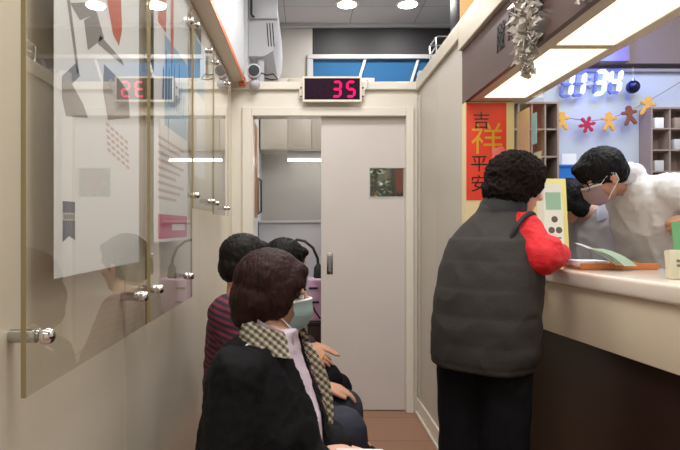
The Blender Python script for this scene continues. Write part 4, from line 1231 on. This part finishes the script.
# ---- woman in the black coat, seated nearest
yaw = -14
c_, s_ = math.cos(math.radians(yaw)), math.sin(math.radians(yaw))
def loc(o, yaw):
    M = Matrix.Translation(V(o)) @ rotz(yaw)
    return lambda x, y, z: M @ V((x, y, z))
L = loc((-0.168, 1.52, 0), yaw)
J = dict(pelvis=L(-0.02, 0, 0.56), neck=L(0.085, 0.01, 0.995), sh_l=L(0.05, 0.155, 0.910), sh_r=L(0.035, -0.150, 0.905),
         el_l=L(0.10, 0.225, 0.67), wr_l=L(0.235, 0.10, 0.645), el_r=L(0.03, -0.205, 0.645), wr_r=L(0.205, -0.045, 0.655),
         hip_l=L(0.0, 0.095, 0.535), hip_r=L(0.0, -0.095, 0.535), kn_l=L(0.40, 0.11, 0.525), kn_r=L(0.40, -0.10, 0.525),
         an_l=L(0.40, 0.11, 0.09), an_r=L(0.38, -0.10, 0.09), toe_l=L(0.52, 0.12, 0.032), toe_r=L(0.50, -0.11, 0.032))
HM = head_matrix((-0.086, 1.55, 1.090), 2, 7, 0, 0.92)
fx, rx = V((c_, s_, 0)), V((s_, -c_, 0))
hands = [dict(w=J['wr_r'], f=fx + rx * -0.25 + V((0, 0, 0.05)), n=rx * 0.7 + V((0, 0, 0.7)), side=-1, curl=(0.5, 0.55, 0.6, 0.6)),
         dict(w=J['wr_l'], f=fx + rx * 0.55, n=V((0, 0, 1)), side=1, curl=(0.4, 0.45, 0.5, 0.5))]
pA_ = make_body(J, HM, hands, m_skinp, (-0.168, 1.52, 0.445), 'seated woman in a black coat with checked collar and pale mask, nearest the viewer', 0.95)
face_parts(HM, pA_)
mask(HM, pA_, m_mask)
hair('hair', HM, [((-0.022, 0, 0.040), (0.116, 0.100, 0.104)), ((-0.045, 0, -0.020), (0.098, 0.102, 0.092)), ((-0.058, 0, -0.070), (0.074, 0.090, 0.056)),
                  ((0.008, 0.076, 0.000), (0.050, 0.026, 0.070)), ((0.008, -0.076, 0.000), (0.050, 0.026, 0.070)), ((0.050, 0, 0.080), (0.046, 0.068, 0.034)),
                  ((0.036, 0.055, 0.045), (0.048, 0.032, 0.040)), ((0.036, -0.055, 0.045), (0.048, 0.032, 0.045))], m_hair_auburn, pA_, 0.0035, 55)
cloth('trousers', [legs(J)], m_trous, pA_, 0.010, 3); shoes(J, pA_)
tr = [(-0.36, .205, .185, .06), (-0.12, .205, .185, .055), (0.18, .200, .180, .05), (0.45, .195, .165, .030), (0.70, .188, .138, -.01), (0.86, .160, .116, -.03), (0.955, .108, .086, -.018), (1.02, .07, .07, -0.005)]
pel, nk, lat, fw = frame_pt(J)
cloth('shirt', [rings(J, [(t, w * 0.93, d * 0.94, f) for t, w, d, f in tr[1:]])], m_pinkshirt, pA_, 0.009, 3, fold(0.004, 14, 4))
def lcl(p):
    q_ = p - pel; t = q_.dot(V((0, 0, 1))) / (nk.z - pel.z)
    ax = pel.lerp(nk, t)
    d = p - ax
    return d.dot(lat), d.dot(fw), t
OC = 0.012
def owid(t): return 0.022 + 0.034 * max(0, min(1, (t - 0.15) / 0.8))
def opening(p):
    y, x, t = lcl(p)
    if x < 0.02: return False
    return abs(y - OC) < owid(t) and x > 0.04 or (t > 0.93 and x > 0.015 and abs(y) < 0.08)
cloth('coat', [rings(J, tr), sleeves(J, (0.076, 0.076, 0.060)), capsule(J['sh_l'], J['sh_r'], 0.066, 0.066), capsule(L(-0.01, -0.1, 0.58), L(0.22, -0.11, 0.56), 0.115, 0.10), capsule(L(-0.01, 0.1, 0.58), L(0.22, 0.12, 0.56), 0.115, 0.10)],
      m_coat, pA_, 0.008, 5, lambda p, n: fold(0.010, 8, 1, (1, 1, 0.6))(p, n) + fold(0.004, 22, 3)(p, n), opening)
# collar lying over the shoulders, then the far lapel
bm = bmesh.new(); nn = 28; rows = []
for i in range(nn + 1):
    a = math.radians(-128 + 256 * i / nn)           # 0 = back of the neck
    d = -fw * math.cos(a) + lat * math.sin(a)
    drop = 0.5 - 0.5 * math.cos(a)
    top = nk + V((0, 0, 0.030 - 0.035 * drop)) + d * 0.062
    fold_ = nk + V((0, 0, 0.040 - 0.040 * drop)) + d * 0.074
    out = nk + V((0, 0, -0.016 - 0.045 * drop)) + d * (0.098 + 0.010 * abs(math.sin(a)) + 0.020 * drop)
    mid_ = fold_.lerp(out, 0.5) + V((0, 0, 0.016)) + d * 0.004
    rows.append([bm.verts.new(p) for p in (top, fold_, mid_, out)])
fs = [bm.faces.new((rows[i][j], rows[i+1][j], rows[i+1][j+1], rows[i][j+1])) for i in range(nn) for j in range(3)]
bmesh.ops.solidify(bm, geom=fs, thickness=0.006)
obj('checked_collar', bm, m_plaid, pA_, angle=70)
def front(t, y, lift):
    """point on the coat front at height t and side y"""
    ks = tr
    for (t0, w0, d0, f0), (t1, w1, d1, f1) in zip(ks, ks[1:]):
        if t0 <= t <= t1:
            k = (t - t0) / (t1 - t0); w = w0 + (w1 - w0) * k; d = d0 + (d1 - d0) * k; f = f0 + (f1 - f0) * k
            x = d * max(0.0, 1 - abs(y / w) ** 2.3) ** (1 / 2.3)
            return pel.lerp(nk, t) + fw * (f + x + lift) + lat * y
    return nk
ts = [0.90 - k * 0.042 for k in range(13)]
obj('checked_lapel', ribbon([front(t, OC + owid(t) + 0.010, 0.012) + fw * 0.012 * math.sin(PI * k / 12) for k, t in enumerate(ts)], [fw * 0.4 - lat] * 13, [0.014 + 0.022 * math.sin(PI * min(1, k / 12 + 0.10)) for k in range(13)]), m_plaid, pA_, angle=70)
ts = [0.24 - k * 0.05 for k in range(9)]
obj('checked_lining', ribbon([front(t, OC + owid(t) - 0.004, 0.011) for t in ts], [fw - lat * 0.6] * 9, 0.022), m_plaid, pA_, angle=70)
obj('shirt_collar', ribbon([nk + V((0, 0, 0.02 - 0.05 * (0.5 - 0.5 * math.cos(a)))) + (-fw * math.cos(a) + lat * math.sin(a)) * 0.060 for a in [math.radians(-165 + 330 * i / 20) for i in range(21)]],
                            [(-fw * math.cos(a) + lat * math.sin(a)) for a in [math.radians(-165 + 330 * i / 20) for i in range(21)]], 0.055), m_pinkshirt, pA_, angle=70)
# white paper slip in her hands
W_ = V(J['wr_r']) + fx * 0.105 - rx * 0.02 + V((0, 0, 0.040))
M = Matrix.Translation(W_) @ rotz(yaw + 12) @ Matrix.Rotation(math.radians(-22), 4, 'X')
bm = bmesh.new(); box(bm, -0.045, 0.075, -0.040, 0.032, -0.004, 0.004, 0.002, M=M)
tag(obj('number_slip', bm, m_paper, smooth=False), 'small white slip held in the lap of the woman in the black coat', 'slip')

# ---- person in the striped jumper, seated second
L = loc((-0.242, 2.02, 0), -4)
J = dict(pelvis=L(-0.01, 0, 0.545), neck=L(0.0, 0, 1.03), sh_l=L(-0.01, 0.165, 0.985), sh_r=L(-0.015, -0.160, 0.985),
         el_l=L(0.10, 0.21, 0.73), wr_l=L(0.30, 0.13, 0.665), el_r=L(0.075, -0.205, 0.745), wr_r=L(0.262, -0.200, 0.715),
         hip_l=L(0.0, 0.10, 0.54), hip_r=L(0.0, -0.09, 0.54), kn_l=L(0.378, 0.17, 0.550), kn_r=L(0.382, -0.075, 0.556),
         an_l=L(0.37, 0.17, 0.09), an_r=L(0.38, -0.07, 0.09), toe_l=L(0.50, 0.18, 0.032), toe_r=L(0.51, -0.08, 0.032))
HM = head_matrix((-0.222, 2.05, 1.140), 20, 6, 0, 0.86)
hands = [dict(w=J['wr_r'], f=(0.42, 0.22, -0.85), n=(0.55, -0.80, 0.15), side=-1, curl=(0.15, 0.15, 0.18, 0.2), s=0.95),
         dict(w=J['wr_l'], f=(0.9, 0, -0.25), n=(0, 0, 1), side=1, s=0.95)]
pB_ = make_body(J, HM, hands, m_skin, (-0.255, 2.02, 0.445), 'seated person in a maroon striped jumper and navy jeans, second along the bench')
face_parts(HM, pB_)
hair('hair', HM, [((-0.018, 0, 0.042), (0.110, 0.090, 0.098)), ((-0.045, 0, -0.015), (0.082, 0.084, 0.075)), ((0.055, 0, 0.085), (0.045, 0.062, 0.028))], m_hair_soft, pB_, 0.004, 60)
cloth('jeans', [legs(J, (0.098, 0.090, 0.068))], m_navy, pB_, 0.010, 4, fold(0.005, 14, 6)); shoes(J, pB_)
cloth('striped_jumper', [rings(J, [(-0.08, .175, .125, .0), (0.25, .175, .125, .0), (0.6, .178, .122, 0), (0.82, .165, .102, -.01), (0.95, .11, .08, -.005), (1.0, .07, .066, 0)]), sleeves(J, (0.068, 0.060, 0.042), cut=0.98), capsule(J['sh_l'], J['sh_r'], 0.062, 0.062)],
      m_stripe, pB_, 0.008, 4, fold(0.005, 13, 8))

# ---- person with crossed knees, seated third
L = loc((-0.235, 2.50, 0), 0)
J = dict(pelvis=L(-0.01, 0, 0.545), neck=L(0.135, 0.0, 0.985), sh_l=L(0.10, 0.165, 0.925), sh_r=L(0.10, -0.155, 0.925),
         el_l=L(0.10, 0.19, 0.72), wr_l=L(0.245, 0.020, 0.742), el_r=L(0.105, -0.185, 0.735), wr_r=L(0.212, -0.075, 0.742),
         hip_l=L(0.0, 0.09, 0.54), hip_r=L(0.0, -0.09, 0.54), kn_l=L(0.39, 0.10, 0.51), kn_r=L(0.335, -0.035, 0.590),
         an_l=L(0.34, 0.11, 0.09), an_r=L(0.42, 0.20, 0.235), toe_l=L(0.47, 0.12, 0.032), toe_r=L(0.55, 0.22, 0.18))
HM = head_matrix((-0.088, 2.52, 1.110), 24, 14, 0, 0.90)
hands = [dict(w=J['wr_r'], f=(0.90, 0.02, -0.42), n=(0.35, -0.35, 0.9), side=-1, curl=(0.10, 0.12, 0.14, 0.2), s=1.0, spread=0.06),
         dict(w=J['wr_l'], f=(0.95, -0.22, -0.22), n=(0.2, 0.0, 1), side=1, curl=(0.10, 0.12, 0.16, 0.2), s=0.98)]
pC_ = make_body(J, HM, hands, m_skin, (-0.235, 2.50, 0.445), 'seated person in dark plum with hands folded on crossed black knees, nearest the doorway', voxel=0.0045)
face_parts(HM, pC_)
hair('hair', HM, [((-0.018, 0, 0.042), (0.112, 0.090, 0.096)), ((-0.042, 0, -0.010), (0.085, 0.086, 0.080)), ((0.055, 0, 0.082), (0.050, 0.064, 0.030))], m_hair_black, pC_, 0.004, 60)
Jx = dict(J)
cloth('black_trousers', [legs(J, (0.095, 0.073, 0.060))], m_trous, pC_, 0.009, 4, fold(0.004, 14, 9)); shoes(dict(J), pC_)
cloth('plum_top', [rings(J, [(-0.08, .17, .12, .0), (0.25, .17, .12, .0), (0.6, .172, .12, 0), (0.82, .158, .10, -.01), (0.95, .10, .08, -.005), (1.0, .066, .064, 0)]), sleeves(J, (0.064, 0.058, 0.040)), capsule(J['sh_l'], J['sh_r'], 0.060, 0.060)],
      m_plum, pC_, 0.008, 4, fold(0.005, 13, 11))
bm = bmesh.new(); lathe(bm, [(0.0098, -0.0018), (0.0112, -0.001), (0.0112, 0.001), (0.0098, 0.0018)], aim(V(J['wr_r']) + V((0.105, -0.012, -0.040)), (0.9, 0.0, -0.5)), 16)
obj('ring', bm, mat('gold_ring', rgb(220, 180, 90), 0.2, metal=1.0), pC_)

# ---- customer leaning on the counter
yaw = 48
J = dict(pelvis=V((0.700, 2.13, 0.86)), neck=V((0.785, 2.15, 1.345)), sh_l=V((0.745, 2.25, 1.215)), sh_r=V((0.838, 2.075, 1.272)),
         el_l=V((0.800, 2.44, 1.165)), wr_l=V((0.965, 2.42, 1.168)), el_r=V((0.872, 1.985, 1.172)), wr_r=V((1.040, 2.225, 1.171)),
         hip_l=V((0.640, 2.195, 0.84)), hip_r=V((0.765, 2.075, 0.84)), kn_l=V((0.640, 2.20, 0.46)), kn_r=V((0.768, 2.08, 0.46)),
         an_l=V((0.625, 2.20, 0.09)), an_r=V((0.755, 2.075, 0.09)), toe_l=V((0.71, 2.30, 0.032)), toe_r=V((0.84, 2.17, 0.032)))
HM = head_matrix((0.846, 2.15, 1.447), 10, 12, 0, 0.95)
hands = [dict(w=J['wr_r'], f=(-0.05, 0.6, -0.08), n=(0.1, 0, 1), side=-1, s=0.85, curl=(0.7, 0.8, 0.8, 0.8)), dict(w=J['wr_l'], f=(0.05, -0.95, -0.05), n=(0, 0, 1), side=1, s=0.9)]
pD_ = make_body(J, HM, hands, m_skinp, (0.700, 2.13, 0), 'standing woman in a charcoal vest and red sleeves leaning on the counter', 1.0)
face_parts(HM, pD_)
hair('curly_hair', HM, [((-0.020, 0, 0.035), (0.126, 0.116, 0.112)), ((-0.045, 0, -0.030), (0.098, 0.106, 0.082)), ((0.030, 0.02, 0.075), (0.085, 0.090, 0.062)), ((-0.055, 0, -0.070), (0.062, 0.078, 0.042)),
                        ((0.000, 0.070, 0.01), (0.050, 0.036, 0.060)), ((-0.006, -0.072, 0.014), (0.052, 0.036, 0.056))], m_hair_curl, pD_, 0.010, 38, stretch=(1, 1, 1), smooth=2)
cloth('trousers', [legs(J, (0.108, 0.094, 0.085), 0.112)], m_trous, pD_, 0.010, 4, fold(0.006, 11, 13, (1, 1, 0.5))); shoes(J, pD_)
lat = V((-math.sin(math.radians(yaw)), math.cos(math.radians(yaw)), 0)); fw = V((math.cos(math.radians(yaw)), math.sin(math.radians(yaw)), 0))
def vr(bm):
    loft(bm, [(V((x, y, z)), lat * w, fw * d) for x, y, z, w, d in ((0.698, 2.13, 0.738, .198, .165), (0.704, 2.13, 0.80, .206, .170), (0.708, 2.13, 0.90, .208, .172), (0.722, 2.13, 1.04, .204, .164), (0.738, 2.135, 1.15, .198, .148),
        (0.752, 2.14, 1.235, .180, .128), (0.766, 2.145, 1.295, .142, .102), (0.780, 2.15, 1.340, .096, .088), (0.786, 2.15, 1.378, .082, .082))], seg=36, power=2.25)
vest = cloth('padded_vest', [vr], m_vest, pD_, 0.008, 5, lambda p, n: fold(0.005, 6, 15, (1, 1, 1.4))(p, n) + 0.0028 * abs(math.sin(p.z * PI / 0.105)) ** 0.6 * (1 if 0.77 < p.z < 1.24 else 0))
bm = bmesh.new(); loft(bm, [(V((0.784, 2.148, 1.345)), lat * .093, fw * .090), (V((0.790, 2.15, 1.380)), lat * .090, fw * .088), (V((0.796, 2.15, 1.400)), lat * .080, fw * .080)], seg=28)
obj('stand_collar', bm, m_vesttrim, vest)
cloth('red_sleeve', [sleeves(J, (0.074, 0.066, 0.050), ('r',)), capsule(J['el_r'], V(J['el_r']) + V((0.02, 0.02, 0.02)), 0.067, 0.067)], m_red, pD_, 0.006, 4, lambda p, n: fold(0.006, 13, 17)(p, n) + fold(0.0015, 40, 18)(p, n))
cloth('red_sleeve', [sleeves(J, (0.064, 0.060, 0.050), ('l',))], m_red, pD_, 0.007, 4, fold(0.008, 15, 19))
c = V(J['sh_r']); ax = (V(J['el_r']) - c).normalized(); ax = (ax + V((0.9, -0.5, 0.1))).normalized(); a1, b1 = frame_of(ax)
cc = V((0.826, 2.068, 1.232))
bm = bmesh.new(); tube(bm, [cc + a1 * 0.092 * math.cos(t) + b1 * 0.112 * math.sin(t) for t in [2 * PI * k / 32 for k in range(33)]], 0.0085, 8)
obj('armhole_binding', bm, m_vesttrim, vest)

# ---- pharmacist bending over the counter
yaw = 196
f2 = V((math.cos(math.radians(yaw)), math.sin(math.radians(yaw)), 0)); l2 = V((-f2.y, f2.x, 0))
J = dict(pelvis=V((1.87, 2.70, 0.93)), neck=V((1.575, 2.64, 1.525)), sh_l=V((1.69, 2.475, 1.455)), sh_r=V((1.66, 2.78, 1.46)),
         el_l=V((1.90, 2.38, 1.31)), wr_l=V((1.735, 2.39, 1.315)), el_r=V((1.74, 2.82, 1.17)), wr_r=V((1.68, 2.74, 0.98)),
         hip_l=V((1.90, 2.60, 0.90)), hip_r=V((1.87, 2.80, 0.90)), kn_l=V((1.86, 2.59, 0.48)), kn_r=V((1.83, 2.80, 0.48)),
         an_l=V((1.90, 2.60, 0.09)), an_r=V((1.87, 2.81, 0.09)), toe_l=V((1.78, 2.57, 0.032)), toe_r=V((1.75, 2.78, 0.032)))
HM = head_matrix((1.435, 2.60, 1.522), 178, 30, 0, 1.0)
hands = [dict(w=J['wr_l'], f=(-0.8, 0.35, -0.45), n=(-0.3, -0.9, 0.1), side=1, curl=(0.9, 0.9, 0.9, 0.9)), dict(w=J['wr_r'], f=(-0.3, -0.2, -0.9), n=(-0.5, 0.7, 0.2), side=-1)]
pE_ = make_body(J, HM, hands, m_skin, (1.87, 2.70, 0), 'pharmacist in a white coat with black hair, bending over behind the counter', 1.0)
face_parts(HM, pE_)
mask(HM, pE_, m_maskpink)
hair('hair', HM, [((-0.014, 0, 0.050), (0.116, 0.096, 0.100)), ((-0.050, 0, 0.005), (0.074, 0.086, 0.072)), ((0.055, 0, 0.090), (0.056, 0.070, 0.036)), ((0.082, 0, 0.062), (0.022, 0.056, 0.026))], m_hair_black, pE_, 0.0045, 60)
bm = bmesh.new()
for s in (-1, 1):
    pts = [HM @ V((0.106 - 0.10 * ((math.cos(t) * 0.024) ** 2) * 8, s * 0.031 + 0.024 * math.cos(t), 0.002 + 0.017 * math.sin(t))) for t in [2 * PI * k / 20 for k in range(21)]]
    tube(bm, pts, 0.0018, 6); tube(bm, [HM @ V((0.098, s * 0.055, 0.006)), HM @ V((0.05, s * 0.078, 0.008)), HM @ V((-0.01, s * 0.082, 0.004))], 0.0018, 6)
tube(bm, [HM @ V((0.105, 0.008, 0.006)), HM @ V((0.109, 0, 0.008)), HM @ V((0.105, -0.008, 0.006))], 0.0018, 6)
obj('glasses', bm, m_black, pE_)
cloth('trousers', [legs(J)], m_trous, pE_, 0.010, 3); shoes(J, pE_)
cloth('blue_shirt', [rings(J, [(-0.05, .165, .125, 0), (0.3, .165, .125, 0), (0.62, .17, .12, 0), (0.86, .14, .09, 0), (0.96, .075, .07, -.01), (1.0, .060, .058, -0.01)])], m_blueshirt, pE_, 0.009, 3)
cloth('lab_coat', [rings(J, [(-0.55, .215, .175, .07), (-0.2, .205, .165, .05), (0.2, .198, .160, .015), (0.55, .198, .150, -.01), (0.78, .188, .132, -.02), (0.92, .140, .106, -.025), (1.0, .088, .082, -0.015), (1.05, .070, .066, -0.012)]),
                   sleeves(J, (0.082, 0.076, 0.060), ('r',)), capsule(J['sh_l'], V(J['sh_l']).lerp(V(J['el_l']), 0.72), 0.082, 0.075), capsule(J['sh_l'], J['sh_r'], 0.078, 0.078), blob(V(J['neck']) + V((0.0, 0, 0.012)), (0.085, 0.088, 0.062))],
      m_labcoat, pE_, 0.009, 4, lambda p, n: fold(0.014, 9, 21, (1, 1, 0.6))(p, n) + fold(0.004, 25, 22)(p, n))

collar('coat_collar', V(J['neck']) + V((-0.012, 0, 0.018)), f2, l2, 0.058, 0.082, 0.012, 0.05, m_labcoat, pE_)
# ---- second pharmacist behind
yaw = 205
f3 = V((math.cos(math.radians(yaw)), math.sin(math.radians(yaw)), 0)); l3 = V((-f3.y, f3.x, 0))
B3 = V((1.705, 3.10, 0))
def L3(x, y, z): return B3 + f3 * x + l3 * y + V((0, 0, z))
J = dict(pelvis=L3(-0.06, 0, 0.86), neck=L3(0.055, 0, 1.385), sh_l=L3(0.03, 0.16, 1.325), sh_r=L3(0.03, -0.16, 1.325),
         el_l=L3(0.06, 0.20, 1.05), wr_l=L3(0.24, 0.10, 1.03), el_r=L3(0.06, -0.20, 1.05), wr_r=L3(0.24, -0.10, 1.03),
         hip_l=L3(-0.06, 0.09, 0.80), hip_r=L3(-0.06, -0.09, 0.80), kn_l=L3(-0.03, 0.09, 0.44), kn_r=L3(-0.03, -0.09, 0.44),
         an_l=L3(-0.06, 0.09, 0.09), an_r=L3(-0.06, -0.09, 0.09), toe_l=L3(0.06, 0.10, 0.032), toe_r=L3(0.06, -0.10, 0.032))
HM = head_matrix((1.505, 3.07, 1.425), 178, 28, 0, 0.95)
hands = [dict(w=J['wr_l'], f=f3 - l3 * 0.2, n=(0, 0, 1), side=1, s=0.95), dict(w=J['wr_r'], f=f3 + l3 * 0.2, n=(0, 0, 1), side=-1, s=0.95)]
pF_ = make_body(J, HM, hands, m_skinp, (1.705, 3.10, 0), 'second pharmacist in a lilac white coat looking down behind the yellow leaflet stand')
face_parts(HM, pF_)
hair('hair', HM, [((-0.018, 0, 0.045), (0.112, 0.096, 0.098)), ((-0.040, 0, -0.010), (0.080, 0.094, 0.080)), ((-0.010, 0.066, -0.040), (0.055, 0.030, 0.062)), ((-0.010, -0.066, -0.040), (0.055, 0.030, 0.062)), ((0.060, 0, 0.082), (0.050, 0.068, 0.036)), ((0.035, 0.072, 0.02), (0.048, 0.022, 0.060)), ((0.035, -0.072, 0.02), (0.048, 0.022, 0.060))], m_hair_black, pF_, 0.004, 60)
cloth('trousers', [legs(J)], m_trous, pF_, 0.011, 3); shoes(J, pF_)
cloth('lab_coat', [rings(J, [(-0.6, .195, .16, .03), (0.1, .185, .15, .02), (0.5, .182, .14, .0), (0.8, .168, .115, -.015), (0.94, .11, .085, -.015), (1.02, .070, .068, -0.005)]), sleeves(J, (0.072, 0.064, 0.05)), capsule(J['sh_l'], J['sh_r'], 0.064, 0.064)],
      m_labcoat2, pF_, 0.009, 4, lambda p, n: fold(0.012, 9, 24, (1, 1, 0.7))(p, n))

collar('coat_collar', V(J['neck']) + V((0, 0, 0.015)), f3, l3, 0.062, 0.098, 0.022, 0.08, m_labcoat2, pF_)

# ------------------------------------------------------------------ world and view
w = bpy.data.worlds.new('world'); SC.world = w; w.use_nodes = True
w.node_tree.nodes['Background'].inputs['Color'].default_value = (0.9, 0.92, 1.0, 1); w.node_tree.nodes['Background'].inputs['Strength'].default_value = 0.3
SC.view_settings.view_transform = 'Standard'; SC.view_settings.look = 'None'; SC.view_settings.gamma = 1.0; SC.view_settings.use_curve_mapping = False
SC.view_settings.exposure = 0.05
